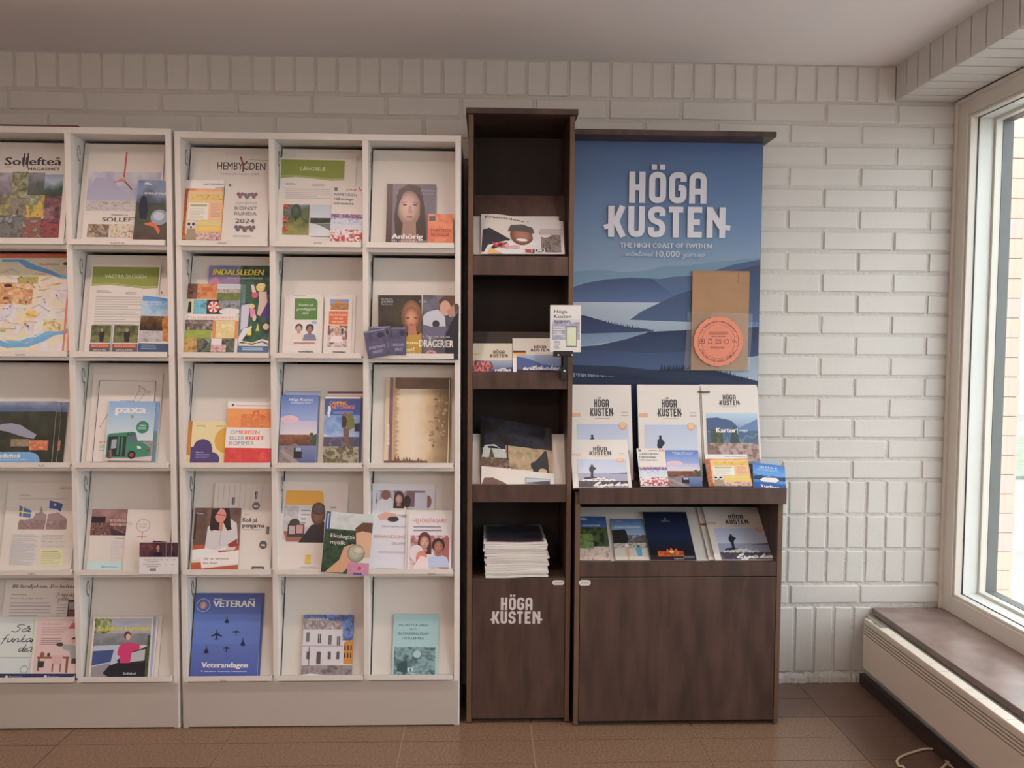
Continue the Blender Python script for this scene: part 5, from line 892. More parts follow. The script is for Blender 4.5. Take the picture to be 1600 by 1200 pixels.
ops = [r(0, 0, 1, 1, (200, 194, 196)), N(.06, .08, .92, .38, [(170, 160, 164), (140, 126, 130), (196, 190, 194), (110, 90, 94)], 3, 321), r(.55, .08, .86, .26, (120, 90, 92)), e(.92, .1, .08, .04, (200, 194, 196)), p([(.05, .38), (.1, .2), (.24, .14), (.38, .2), (.36, .38)], (200, 196, 200)), e(.22, .13, .07, .055, (130, 84, 74)), e(.56, .2, .06, .07, (60, 44, 46)), e(.90, .2, .05, .07, (130, 90, 80)), r(.68, .1, .88, .38, (190, 186, 190))]+person(.43, .17, .07, (206, 150, 130), (56, 40, 42), (210, 204, 206), .7, True)+[p([(.1, .36), (.22, .32), (.4, .34), (.36, .40), (.14, .41)], (200, 150, 130)), e(.35, .4, .09, .03, (60, 50, 54)), T(.18, .55, .49, .022, 'Information om', (150, 140, 150)), T(.05, .62, .61, .035, 'BEHANDLINGS', (196, 140, 110), .01), T(.34, .58, .685, .03, 'GRUPPEN', (170, 150, 160)), L(.13, .57, .74, .79, 1, (180, 172, 176), 2, .95), L(.1, .45, .93, .955, 1, (180, 172, 176), 3, .95)]
item('folder', 'pale folder with a photo of people talking, back of fourth row right bay', 'brochure', ROWP[3], .005, (576.3, 896), (676, 897), (580.5, 755), ops, .003)
item('paper_sheet', 'plain white sheet between the two folders in the right bay of row four', 'sheet', ROWP[3], .0085, (632, 896), (704.5, 896.5), (634.5, 796.3), [], .001)
ops = [r(0, 0, 1, 1, (204, 196, 198)), T(.10, .87, .145, .07, 'HEJ FÖRETAGARE!', (190, 84, 66), .0), L(.12, .80, .19, .31, 2, (130, 116, 124), 3, .9), N(.06, .36, .94, .93, [(176, 90, 84), (206, 180, 170), (150, 76, 76), (190, 150, 144)], 3, 331), r(.78, .40, .94, .93, (160, 90, 84))]+person(.38, .47, .13, (210, 150, 124), (80, 40, 40), (206, 190, 184), .74, True)+person(.70, .55, .13, (176, 112, 90), (40, 34, 36), (170, 176, 196), .74)+[e(.2, .66, .16, .14, (206, 190, 184)), e(.32, .75, .13, .13, (200, 120, 100)), p([(.1, .93), (.3, .7), (.46, .74), (.5, .93)], (214, 190, 184)), e(.96, .37, .04, .04, (204, 196, 198))]
item('brochure', 'white business brochure HEJ FÖRETAGARE! with a family photo', 'brochure', ROWP[3], .012, (636, 895.8), (704.8, 896), (637.3, 803.2), ops, .003)
# row 5
def jet(cx, cy, s, kind):
    a = .8; c = (34, 40, 56)
    if kind == 0: return [p([(cx, cy-s), (cx+.12*s, cy-.3*s), (cx+.6*s, cy+.45*s), (cx+.6*s, cy+.6*s), (cx+.15*s, cy+.6*s), (cx, cy+.8*s), (cx-.15*s, cy+.6*s), (cx-.6*s, cy+.6*s), (cx-.6*s, cy+.45*s), (cx-.12*s, cy-.3*s)], c)]
    if kind == 1: return [p([(cx, cy-s*.9), (cx+.13*s, cy-.2*s), (cx+.95*s, cy+.15*s), (cx+.95*s, cy+.27*s), (cx+.12*s, cy+.15*s), (cx+.1*s, cy+.5*s), (cx+.38*s, cy+.7*s), (cx-.38*s, cy+.7*s), (cx-.1*s, cy+.5*s), (cx-.12*s, cy+.15*s), (cx-.95*s, cy+.27*s), (cx-.95*s, cy+.15*s), (cx-.13*s, cy-.2*s)], c)]
    return [p([(cx, cy-.6*s), (cx+.1*s, cy-.2*s), (cx+.9*s, cy-.08*s), (cx+.9*s, cy+.06*s), (cx+.1*s, cy+.1*s), (cx+.07*s, cy+.5*s), (cx+.3*s, cy+.62*s), (cx-.3*s, cy+.62*s), (cx-.07*s, cy+.5*s), (cx-.1*s, cy+.1*s), (cx-.9*s, cy+.06*s), (cx-.9*s, cy-.08*s), (cx-.1*s, cy-.2*s)], c)]
ops = [g(0, 0, 1, .25, (62, 78, 130), (84, 104, 160)), g(0, .25, 1, .6, (92, 118, 178), (90, 112, 172)), g(0, .6, 1, 1, (86, 106, 166), (70, 86, 148)), T(.28, .90, .165, .075, 'VETERAN', (206, 208, 214), .03), T(.29, .41, .078, .016, 'Svenska', (206, 208, 214), .03), T(.82, .9, .078, .013, '3/2024', (206, 208, 214), .02), ST_([(.13+.10*math.cos(t_), .145+.075*math.sin(t_)) for t_ in np.linspace(0, 6.28, 24)], .008, (170, 176, 196)), e(.13, .145, .055, .045, (150, 120, 150)), e(.13, .15, .03, .028, (206, 150, 90)), T(.165, .85, .875, .062, 'Veterandagen', (226, 228, 234), .03), e(.175, .915, .013, .01, (206, 180, 90), 8), T(.21, .84, .925, .016, 'Stefan Andersson   Veteranernas dag   Fredsbevarande styrka', (200, 204, 220), .02)]
ops += jet(.50, .32, .055, 0)+jet(.36, .49, .085, 1)+jet(.65, .46, .066, 2)+jet(.76, .58, .062, 0)+jet(.22, .67, .062, 0)+jet(.52, .65, .062, 2)
item('magazine', 'blue veterans magazine, rear copy with its right edge showing', 'magazine', ROWP[4], .004, (305, 1059.5), (406, 1059.5), (314, 926.5), [r(0, 0, 1, 1, (70, 86, 140))], .003)
item('magazine', 'blue magazine titled VETERAN with six dark aircraft silhouettes', 'magazine', ROWP[4], .009, (296.3, 1060), (401.5, 1060), (306.2, 926.5), ops, .004)
ops = [N(0, 0, 1, .42, [(84, 110, 170), (110, 136, 186), (60, 76, 110), (130, 120, 120)], 8, 341, 0, 30, 18), p([(0, .08), (.3, .08), (.78, .2), (.80, .78), (0, .88)], (196, 190, 184)), p([(0, .06), (.3, .06), (.80, .2), (.80, .24), (.3, .12), (0, .12)], (150, 140, 134)), N(0, .10, .75, .24, [(190, 184, 178), (120, 100, 96), (196, 190, 184)], 9, 342, 0, 22, 6), T(.10, .5, .095, .03, 'SOLLEFTEÅ', Wb, .01), r(0, .5, .8, .52, (170, 160, 156)), p([(.82, .45), (1, .40), (1, .8), (.82, .8)], (190, 130, 50))]
for i in range(3): ops.append(r(.83+.06*i, .5, .855+.06*i, .58, (60, 50, 50))); ops.append(r(.83+.06*i, .62, .855+.06*i, .7, (60, 50, 50)))
for cx in (.10, .33, .54, .71): ops.append(r(cx-.03, .28+cx*.1, cx+.03, .43+cx*.1, (84, 80, 84))); ops.append(ST_([(cx, .28+cx*.1), (cx, .43+cx*.1)], .012, (170, 166, 162)))
for cx in (.12, .54, .71): ops.append(r(cx-.03, .60, cx+.03, .72, (90, 84, 84)))
ops += [r(.29, .6, .37, .80, (84, 80, 76)), ST_([(.14, .53), (.14, .86)], .012, (60, 56, 56)), N(0, .82, 1, 1, [(120, 104, 100), (150, 136, 130), (90, 80, 80)], 4, 343), p([(0, .97), (.2, .95), (.4, .97), (.7, 1), (0, 1)], (206, 198, 184))]
item('booklet', 'booklet with a white town hall photo in the bottom row', 'booklet', ROWP[4], .007, (470.3, 1057), (549.8, 1057), (473.2, 960.4), ops, .003)
ops = [r(0, 0, 1, 1, (150, 184, 178)), T(.12, .76, .19, .035, 'BRUKETS KVARN', (60, 84, 84), .0, .12), T(.36, .52, .255, .035, 'OCH', (60, 84, 84), .0, .12), T(.11, .78, .325, .035, 'BAGARSÄLLSKAP', (60, 84, 84), .0, .12), T(.20, .68, .40, .035, 'I SOLLEFTEÅ', (60, 84, 84), .0, .12), N(.04, .52, .94, .985, [(84, 110, 108), (130, 160, 154), (60, 84, 84), (110, 140, 136)], 6, 351), e(.54, .63, .085, .06, (150, 182, 176)), p([(.1, .9), (.12, .78), (.32, .72), (.34, .92)], (54, 74, 76)), r(.34, .84, .46, .90, (170, 196, 190)), r(.39, .85, .42, .90, (70, 90, 90)), ST_([(.4, .92), (.6, .98)], .03, (150, 182, 176))]
item('booklet', 'pale teal booklet with an engraved mill scene, bottom right bay', 'booklet', ROWP[4], .006, (611.8, 1059), (683.4, 1059.5), (614, 959.4), ops, .002)
# small captions on rack lips
for row_, xa, xb, tx in ((0, 172, 195, 'Sollefteå'), (0, 340, 354, 'Sollefteå'), (0, 489, 503, 'Sollefteå'), (1, 24, 40, 'Samhälle'), (2, 60, 70, 'BUSS'), (3, 44, 54, 'info'), (4, 344, 354, 'Kultur'), (4, 625, 648, 'UNDERLAG'), (3, 668, 682, 'NÄRING')):
    ytop = {0: 377.5, 1: 552, 2: 725.5, 3: 894.5, 4: 1061}[row_]
    decal('shelf_caption', R2 if xa > 280 else R1, np.array([0, FR-.0142, 0]), np.array([0, -1., 0]), (xa, ytop+4), (xb, ytop+4), (xa, ytop), [T(.02, .98, .85, .7, tx, (120, 112, 106))])
# ================================================================== TALL CABINET
def wave(amp, wl, lift=0):
    return lambda a, b_, c: (a, b_+(.012*math.sin(a*wl+.6)*(b_/.12) if amp > 0 else 0), c+amp*math.sin(a*wl)*(.3+b_*5))
ops = [r(0, 0, 1, 1, (196, 190, 182)), T(.05, .95, .11, .06, 'Framtidens Kompass', (90, 84, 84), .0), p([(0, .95), (.02, .4), (.1, .35), (.35, .62), (.3, .75), (.05, .95)], (52, 50, 52)), p([(.02, 1), (.08, .78), (.3, .66), (.6, .66), (.76, .74), (.78, 1)], (206, 200, 194)), e(.49, .50, .14, .26, ((170, 112, 84), (96, 60, 46), 0, -.1)), p([(.32, .42), (.36, .24), (.5, .18), (.62, .24), (.66, .42), (.5, .38)], (84, 76, 70)), e(.49, .62, .07, .04, (214, 206, 196), 12), N(.72, .28, .96, .96, [(84, 76, 70), (130, 116, 104), (60, 54, 50), (150, 140, 130)], 6, 401), r(.70, .25, .97, .44, (170, 160, 154)), N(.7, .26, .97, .44, [(90, 84, 84), (190, 180, 176), (110, 70, 60)], 8, 402, 0, 16, 8), T(.14, .28, .84, .12, 'V2', (196, 60, 60), .04), T(.30, .46, .86, .12, 'lo', (206, 150, 150), .03), p([(.08, 1), (.1, .84), (.26, 1)], (214, 170, 90)), r(.53, .86, .76, .97, (200, 190, 180)), r(.53, .88, .6, .97, (176, 50, 50)), T(.6, .75, .96, .09, 'JO', (60, 56, 56), .03)]
item('newspaper', 'upper copy of a newspaper under the one with a capped man, top cabinet shelf', 'newspaper', CABP[0], .004, (740, 397.5), (876, 397.5), (757, 338), [], .004)
item('newspaper', 'newspaper with a smiling man in a cap, top shelf of the tall cabinet', 'newspaper', CABP[0], .014, (752, 397), (882.5, 397), (757, 340), ops, .006, bend=lambda a, b_, c: (a, b_*(1.10-.22*(a/.27)+.02*math.sin(a*30)), c+.004*math.sin(a*22)*b_/.12), base=.0006)
def hkmag(pal=0):
    o_ = [LOGO(.30, .135, .71, .335, (62, 58, 58)), L(.40, .64, .35, .365, 1, GRY, 2, .95), r(.02, .30, .16, .345, (206, 160, 120)), L(.83, .95, .28, .345, 2, (176, 164, 150), 3, .8), g(.10, .42, .94, .74, (168, 176, 190), (186, 188, 198)), r(.10, .70, .94, 1, (150, 150, 164)), p([(.62, .715), (.94, .69), (.94, .72)], (84, 90, 104)), e(.845, .44, .065, .045, (206, 150, 120), 20), e(.845, .43, .045, .03, (214, 176, 130), 14),
          p([(.31, .80), (.32, .70), (.29, .64), (.30, .58), (.35, .55), (.385, .58), (.42, .61), (.37, .65), (.36, .70), (.355, .80)], (44, 46, 56)), e(.345, .545, .022, .016, (40, 40, 48), 10), p([(.18, .82), (.22, .785), (.34, .775), (.42, .80), (.40, .84), (.2, .84)], (48, 46, 52))]
    return o_
def hkfull():
    return hkmag()+[N(.10, .86, .94, .985, [(90, 84, 88), (60, 54, 58), (110, 104, 108)], 5, 411, .2), CUR(.14, .72, .86, .033, 'vatten', .017, (226, 226, 228), .3), CUR(.34, .92, .96, .036, 'lycka', .019, (226, 226, 228), .3)]
ops = [r(0, 0, 1, 1, (196, 186, 160)), g(.02, .60, 1, 1, (150, 160, 170), (60, 78, 120)), LOGO(.42, .22, .90, .50, (70, 62, 54)), p([(.48, 1), (.52, .92), (.6, .9), (1, .84), (1, 1)], (52, 62, 96)), p([(0, .66), (.1, .6), (.46, .64), (.52, .8), (.48, 1), (0, 1)], (110, 60, 60)), T(.02, .46, .80, .16, 'LEVA', (206, 110, 110), .04), T(.04, .44, .985, .16, 'SALT', (206, 110, 110), .04), CUR(.55, .95, .97, .05, 'vatten', .02, Wb), r(0, .36, .18, .40, (206, 160, 110))]
item('magazine', 'coast magazine with a pink stamped title, left in the second cabinet shelf', 'magazine', CABP[1], .006, (738, 581), (801, 581), (740, 536.5), ops, .005)
ops = [r(0, 0, 1, 1, (196, 188, 170)), r(0, .58, .07, 1, (214, 206, 194)), g(.08, .5, 1, 1, (150, 164, 180), (70, 90, 134)), p([(.08, .55), (.3, .6), (.62, .78), (1, .86), (1, 1), (.08, 1)], (66, 86, 130)), LOGO(.36, .20, .78, .40, (70, 64, 58)), r(.0, .37, .27, .43, (60, 50, 44)), r(.0, .42, .27, .46, (190, 60, 44)), r(.0, .455, .27, .49, (214, 170, 70)), p([(.08, .92), (.3, .95), (.5, .92), (.9, .98), (1, 1), (.08, 1)], (40, 40, 54)), CUR(.20, 1.0, .93, .055, 'entdecken', .018, (220, 222, 226), .3)]
item('magazine', 'coast magazine with a German flag strip, right in the second cabinet shelf', 'magazine', CABP[1], .010, (801.5, 581.2), (877.5, 581.2), (802, 528.5), ops, .005)
item('paper_sheet', 'white sheet lining the third shelf of the tall cabinet', 'sheet', CABP[2], .002, (736, 757.5), (884, 757.5), (742, 678), [], .002)
ops = [r(0, 0, 1, 1, (50, 52, 52)), N(0, 0, 1, .46, [(20, 22, 28), (14, 15, 17), (30, 36, 50), (12, 13, 14)], 4, 421), N(.35, .40, 1, .85, [(120, 130, 90), (176, 150, 110), (150, 120, 90), (100, 104, 60)], 4, 422, .3), p([(.02, .6), (.06, .42), (.2, .40), (.36, .52), (.38, .66), (.1, .62)], (176, 176, 164)), p([(.12, .6), (.15, .44), (.2, .6)], (70, 76, 54)), p([(0, .98), (.02, .62), (.3, .64), (.5, .78), (1, .86), (1, 1)], (110, 84, 64)), N(.0, .6, .4, .8, [(120, 96, 76), (84, 64, 50), (140, 116, 96)], 6, 423), r(.365, .2, .385, .62, (24, 24, 26)), T(.25, .72, .80, .055, 'Vandring med', (206, 190, 160), .03, .0), T(.25, .66, .88, .055, 'sköna vyer!', (206, 190, 160), .03, .0), e(.86, .78, .06, .05, (190, 160, 130), 14), e(.60, .58, .015, .05, (190, 160, 130), 8)]  # near-black upper cover is shelf shadow put into the print colours
bend3 = lambda a, b_, c: (a, b_*(1.12-.20*(a/.25)), c+.005*math.sin(a*20)*b_/.12)
item('magazine', 'hiking magazine pile with curled covers on the third cabinet shelf', 'magazine', CABP[2], .014, (750, 757.5), (864.5, 757.5), (756, 662), ops, .010, bend=bend3, base=.0006)
ops = [r(0, 0, 1, 1, (204, 196, 182)), p([(0, 1), (.04, .62), (.16, .6), (.3, .85), (.36, 1)], (110, 84, 70)), r(.60, .48, .95, .95, (150, 150, 150)), p([(.62, .9), (.7, .7), (.94, .66), (.94, .93)], (84, 70, 70)), p([(.62, .56), (.94, .56), (.94, .66), (.62, .8)], (170, 180, 184))]
item('newspaper', 'white folded paper in front of the curled hiking magazine', 'newspaper', CABP[2], .022, (752, 757.5), (866, 757.8), (752, 733), ops, .003, bend=lambda a, b_, c: (a, b_*(1.2-.5*(a/.25)), c+.003*math.sin(a*22)), base=.0006)
# flat stack of magazines
rn = random.Random(9); z = .4805; STK = []
for i in range(15):
    t = rn.uniform(.0072, .0088) if i < 14 else .007
    w_, d_ = .204, .245; dx, dy = rn.uniform(-.004, .004), rn.uniform(-.004, .004)
    if i in (11, 14): dx -= .006
    mb = MB(); zt_ = lambda u: .0012*math.sin(u*30+i*.3)+(.0006*math.sin(u*9))
    n_ = 12; xs_ = [-w_/2+w_*j/n_ for j in range(n_+1)]
    for y_ in (-d_/2, d_/2):
        for zz in (0.0004, t-.0004):
            for x_ in xs_: mb.v.append((x_, y_, zz+zt_(x_)))
    m_ = n_+1
    for j in range(n_):
        mb.f += [(j, j+1, m_+j+1, m_+j), (2*m_+j, 2*m_+j+1, 3*m_+j+1, 3*m_+j), (m_+j, m_+j+1, 3*m_+j+1, 3*m_+j), (j, j+1, 2*m_+j+1, 2*m_+j)]; mb.mi += [1, 1, 0, 0]
    mb.f += [(0, m_, 3*m_, 2*m_), (n_, m_+n_, 3*m_+n_, 2*m_+n_)]; mb.mi += [1, 1]
    o = mb.build('magazine', [M_paper, M_paper]); o.location = (.104+dx, -.288+d_/2+dy, z); o.rotation_euler = (0, 0, rn.uniform(-.012, .012)); z += t
    lb = ['', 'second', 'third', 'fourth', 'fifth', 'sixth', 'seventh', 'eighth', 'seventh', 'sixth', 'fifth', 'fourth', 'third', 'second', ''][i]+' white magazine from the '+('bottom' if i < 8 else 'top')+' of the flat stack in the dark cabinet'
    if i == 14: lb = 'topmost magazine of the flat stack, dark cover facing up'
    if i == 0: lb = 'bottom magazine of the flat stack, resting on the lowest cabinet shelf'
    tag(o, lb, 'magazine', 'flat stack of magazines in the tall cabinet')
    if i == 14:
        q = ink_mesh([r(0, 0, 1, 1, (90, 92, 100)), N(.03, .02, .97, .98, [(60, 66, 84), (40, 44, 56), (80, 80, 90), (30, 30, 36)], 3, 431), r(.03, .80, .97, .97, (60, 44, 40))], w_-.016, d_-.02)
        for v in q.vertices: v.co.x -= w_/2-.008; v.co.y -= d_/2-.004; v.co.z += t+.0018
        qo = bpy.data.objects.new('printed_cover', q); C.objects.link(qo); qo.parent = o
FN = np.array([0, -1., 0])
decal('door_logo', TC, np.array([0, CF+.0008, 0]), FN, (764.5, 974.5), (848, 974.5), (764.5, 929), [LOGO(0, 0, 1, 1, (190, 176, 164))], m=M_matt)
def badge(par, yf, x0, x1, y0, y1):
    a, b_ = wy(x0, y1, yf), wy(x1, y0, yf); rr_ = (b_[2]-a[2])/2
    pts = rrect(a[0], b_[0], a[2], b_[2], rr_*.98, 5)
    ob = MB().prism(pts, 1, yf-.0022, yf).build('lock_plate', M_metal, None, .0004); kid(ob, par); ob['label'] = 'small pale oval plate with fine print'
    d = decal('plate_lettering', None, np.array([0, yf-.0023, 0]), FN, (x0+2.5, y1-1.5), (x1-2.5, y1-1.5), (x0+2.5, y0+1.5), [T(.0, 1, .8, .6, 'HÖGA KUSTEN', (120, 110, 104))])
    d.parent = ob; d.matrix_parent_inverse = Matrix.Translation(-Vector(par.location))@Matrix.Identity(4); d.matrix_parent_inverse = Matrix.Identity(4)
badge(TC, CF+.001, 863, 881.5, 906.5, 914)
badge(K, KF+.001, 904.3, 922.8, 906.3, 914.8)
# app sign on a clamp
yS = -.345
SG = empty('clamp_sign_holder', tuple(wy(884, 585, yS))); tag(SG, 'small white app sign in a black clamp holder at the cabinet edge', 'sign')
a, b_ = wy(859.2, 550, yS), wy(907.8, 477, yS)
cdm = MB().box(a[0], b_[0], yS, yS+.0018, a[2], b_[2]).build('sign_card', M_paper); kid(cdm, SG)
ops = [r(0, 0, 1, 1, (206, 202, 206)), g(.06, .3, .96, .62, (190, 190, 198), (150, 150, 162)), N(.06, .36, .96, .74, [(170, 170, 180), (140, 140, 152), (190, 190, 196)], 3, 441), T(.13, .55, .165, .07, 'Höga', (74, 70, 74), .01), T(.13, .69, .27, .07, 'Kusten', (74, 70, 74), .01), T(.13, .64, .365, .07, 'appen', (74, 70, 74), .02), r(.52, .44, .86, .90, (120, 110, 110)), r(.54, .47, .84, .87, (196, 204, 180)), N(.54, .47, .84, .87, [(200, 206, 190), (190, 206, 150), (206, 206, 196)], 3, 442, 0, 10, 12), L(.10, .46, .44, .65, 4, (214, 212, 216), 2, .8), L(.13, .36, .76, .95, 7, (120, 116, 122), 3, .7)]
d = decal('sign_print', SG, np.array([0, yS-.0002, 0]), FN, (859.4, 549.8), (907.6, 549.8), (859.4, 477.2), ops, m=M_matt)
def bx_(x0, x1, y0, y1, ya, yb, name, m=M_black):
    p_, q_ = wy(x0, y1, ya), wy(x1, y0, ya); ob = MB().box(p_[0], q_[0], ya, yb, p_[2], q_[2]).build(name, m, None, .0008); kid(ob, SG); return ob
bx_(864.5, 895.5, 548.5, 557, yS-.004, yS+.006, 'clamp_bar')
bx_(880, 888, 556, 575, yS, yS+.008, 'clamp_arm'); bx_(876.5, 886.5, 572, 593, yS+.005, CF+.0035, 'clamp_jaw')
for px in (872.5, 894.2):
    p_ = wy(px, 554.6, yS-.004); kid(MB().tube([(p_[0], yS-.0065, p_[2]), (p_[0], yS-.004, p_[2])], .0028, 10).build('screw', M_metal), SG)
p_ = wy(882.3, 579.5, yS); kid(MB().tube([(p_[0], yS+.0015, p_[2]), (p_[0], yS+.006, p_[2])], .0035, 10).build('screw', M_metal), SG)
# ================================================================== COUNTER TOP
item('magazine', 'coast magazine with a hiker on a rock, left at the back of the counter top', 'magazine', TOPA, .014, (893, 750), (990, 750), (893, 600.8), hkfull(), .010)
item('magazine', 'coast magazine with hiker on a rock, middle one behind the small leaflets', 'magazine', TOPA, .016, (1000, 752), (1098.5, 752), (994, 600.8), hkfull(), .012)
item('map_booklet', 'white map booklet, rear copy with only its top edge showing at right', 'booklet', TOPA, .006, (1098, 724), (1189, 724), (1089, 600.8), [], .004)
ops = [LOGO(.29, .10, .68, .255, (62, 58, 58)), L(.36, .62, .27, .285, 1, GRY, 2, .95), g(.06, .36, .965, .62, (168, 186, 204), (110, 130, 156)), p([(.06, .47), (.3, .44), (.5, .5), (.62, .56), (.8, .5), (.965, .44), (.965, .8), (.06, .8)], (96, 118, 150)), p([(.06, .43), (.25, .42), (.5, .46), (.62, .55), (.4, .64), (.06, .64)], (70, 88, 118)), N(.06, .60, .965, .80, [(84, 104, 130), (70, 90, 110), (110, 130, 150)], 4, 451), N(.12, .58, .34, .78, [(84, 92, 60), (60, 70, 50), (110, 110, 76)], 6, 452), p([(.46, .78), (.5, .6), (.55, .52), (.6, .62), (.64, .78)], (60, 72, 64)), N(.06, .76, .965, .99, [(150, 120, 104), (176, 150, 136), (110, 84, 72), (140, 110, 96)], 6, 453, 0, 30, 14), T(.23, .58, .62, .062, 'Kartor', (230, 232, 236), .03), T(.64, .78, .605, .026, 'maps', (200, 206, 214), .02), ST_([(.605, .56), (.605, .64)], .006, (200, 206, 214)), ST_([(.66, .76), (.76, .66), (.86, .7), (.95, .64)], .006, (150, 170, 160))]
item('map_booklet', 'white map booklet titled Kartor, right at the back of the counter top', 'booklet', TOPA, .014, (1101, 720.5), (1190, 720.5), (1092, 603.5), ops, .008)
b_ = wy(1091, 612.5, -.20); c_ = wy(1109, 612.5, -.20)
pc = on_plane(1092, 612.6, TOPA[0]+TOPA[1]*.018, TOPA[1]); pd_ = on_plane(1109, 612.6, TOPA[0]+TOPA[1]*.018, TOPA[1])
o = MB().tube([(pc[0]-.004, pc[1]+.004, pc[2]), tuple(pc), tuple(pd_)], .0028, 8).build('black_clip', M_black); tag(o, 'short black clip on the left top edge of the white map booklet', 'clip')
BK = TOPB
item('magazine', 'coast magazine lying low in front, at the left of the counter rail', 'magazine', BK, .022, (895.5, 762.5), (987.5, 762.5), (894.5, 686.5), hkfull(), .010)
item('leaflet', 'rock carving leaflet in front on the counter, next to the leftmost magazine', 'leaflet', BK, .020, (1001, 760), (1045.5, 760), (989.3, 700.5), namf(), .005)
item('leaflet', 'blue coast tourist map leaflet with jetty photo on the counter', 'leaflet', BK, .014, (1046, 760), (1098, 760), (1036, 703.5), hkt(), .005)
item('booklet', 'orange zoo booklet with meerkat on the counter in front of the map booklet', 'booklet', BK, .022, (1108.5, 760), (1176, 760), (1093, 709.8), naturn(), .010)
ops = [g(0, 0, 1, .5, (60, 110, 170), (96, 150, 196)), N(0, .45, 1, .8, [(84, 130, 170), (60, 100, 150), (110, 150, 180)], 3, 461), p([(0, .55), (.2, .48), (.4, .52), (.8, .5), (1, .46), (1, .62), (0, .66)], (40, 60, 84)), p([(.2, .66), (.3, .56), (.5, .54), (.72, .52), (.8, .6), (.7, .7), (.3, .72)], (206, 214, 220)), r(0, .76, 1, 1, (40, 84, 140)), T(.2, .74, .17, .06, 'Gå båda II', (214, 226, 236), .02), L(.12, .85, .2, .3, 2, (150, 186, 214), 3), T(.2, .8, .94, .10, 'Turlista', (230, 232, 236), .03)]
item('leaflet', 'blue boat timetable leaflet hanging off the right end of the counter', 'leaflet', BK, .018, (1178, 762), (1228.5, 768), (1165, 721), ops, .003)
item('leaflet', 'white-edged leaflet stack end behind the blue boat timetable', 'leaflet', BK, .010, (1190, 757), (1221, 760), (1183, 716.5), [r(0, 0, 1, 1, (150, 156, 160))], .004)
# lower compartment
ops = [g(0, 0, 1, .3, (50, 76, 130), (70, 100, 140)), N(0, .26, 1, 1, [(60, 70, 44), (30, 36, 30), (84, 96, 54), (40, 44, 36)], 4, 471), N(0, .70, 1, 1, [(176, 140, 120), (206, 180, 160), (130, 96, 84)], 6, 472), T(.2, .78, .235, .035, 'NATURTURER', (206, 210, 216), .02), p([(.12, .08), (.2, .03), (.32, .04), (.4, .08)], (170, 176, 186)), N(.02, .42, .5, .74, [(84, 110, 50), (120, 140, 70), (60, 80, 40)], 5, 473)]
item('leaflet', 'leaflet of a rocky forest slope, leftmost in the lower compartment', 'leaflet', KLO, .006, (905.8, 875), (955, 875), (903.8, 807), ops, .005)
ops = [g(0, 0, 1, .45, (56, 90, 140), (150, 170, 190)), r(.05, .17, .9, .22, (110, 150, 180)), T(.1, .88, .225, .03, 'ÄVENTYRSLEDER', (206, 214, 220), .02), p([(0, .28), (.4, .26), (.5, .5), (.4, .62), (0, .66)], (44, 44, 44)), N(.45, .4, 1, .64, [(150, 160, 176), (84, 70, 60), (120, 104, 96)], 5, 481), r(0, .64, 1, 1, (190, 180, 160)), N(0, .60, 1, .72, [(60, 60, 50), (190, 180, 160), (90, 80, 60)], 6, 482), e(.38, .66, .06, .05, (206, 190, 180)), p([(.32, .7), (.44, .7), (.42, 1), (.36, 1)], (196, 150, 120)), e(.72, .68, .05, .04, (110, 90, 80)), p([(.62, .72), (.82, .7), (.8, .9), (.68, .92)], (90, 150, 170)), p([(.12, .08), (.2, .03), (.32, .04), (.4, .08)], (110, 120, 140))]
item('leaflet', 'leaflet with children playing on sand, second in the lower compartment', 'leaflet', KLO, .006, (962, 875), (1015.5, 875), (956, 811), ops, .005)
ops = [g(0, 0, 1, .55, (26, 32, 48), (34, 44, 70)), g(0, .55, 1, .85, (34, 42, 62), (30, 26, 30)), r(0, .85, 1, 1, (34, 26, 26)), T(.38, .58, .215, .03, 'VÅFFLA', (150, 156, 170)), p([(.46, .16), (.49, .12), (.52, .16)], (150, 156, 170)), N(.18, .82, .75, .93, [(60, 26, 20), (214, 90, 30), (120, 40, 24), (240, 150, 60)], 6, 491, 0, 20, 6), p([(.36, .86), (.4, .77), (.44, .82), (.49, .75), (.54, .82), (.6, .77), (.66, .86)], (226, 90, 30)), e(.49, .84, .05, .025, (250, 200, 110)), T(.52, .72, .985, .025, 'byen', (190, 186, 180)), r(.72, .92, .97, .97, (84, 84, 90))]
item('brochure', 'dark night-sky brochure with a glowing red campfire', 'brochure', KLO, .012, (1017, 875), (1088.5, 875), (1004, 800), ops, .003)
item('magazine', 'coast magazine, rear copy peeking out left of the right-hand magazine below', 'magazine', KLO, .006, (1108, 875), (1206, 875), (1092, 792.5), [r(.0, .32, .12, .36, (150, 60, 56))], .006)
item('magazine', 'coast magazine with white script title at the right of the lower compartment', 'magazine', KLO, .016, (1118, 875.5), (1217, 875.5), (1096.5, 791.8), hkfull(), .008)
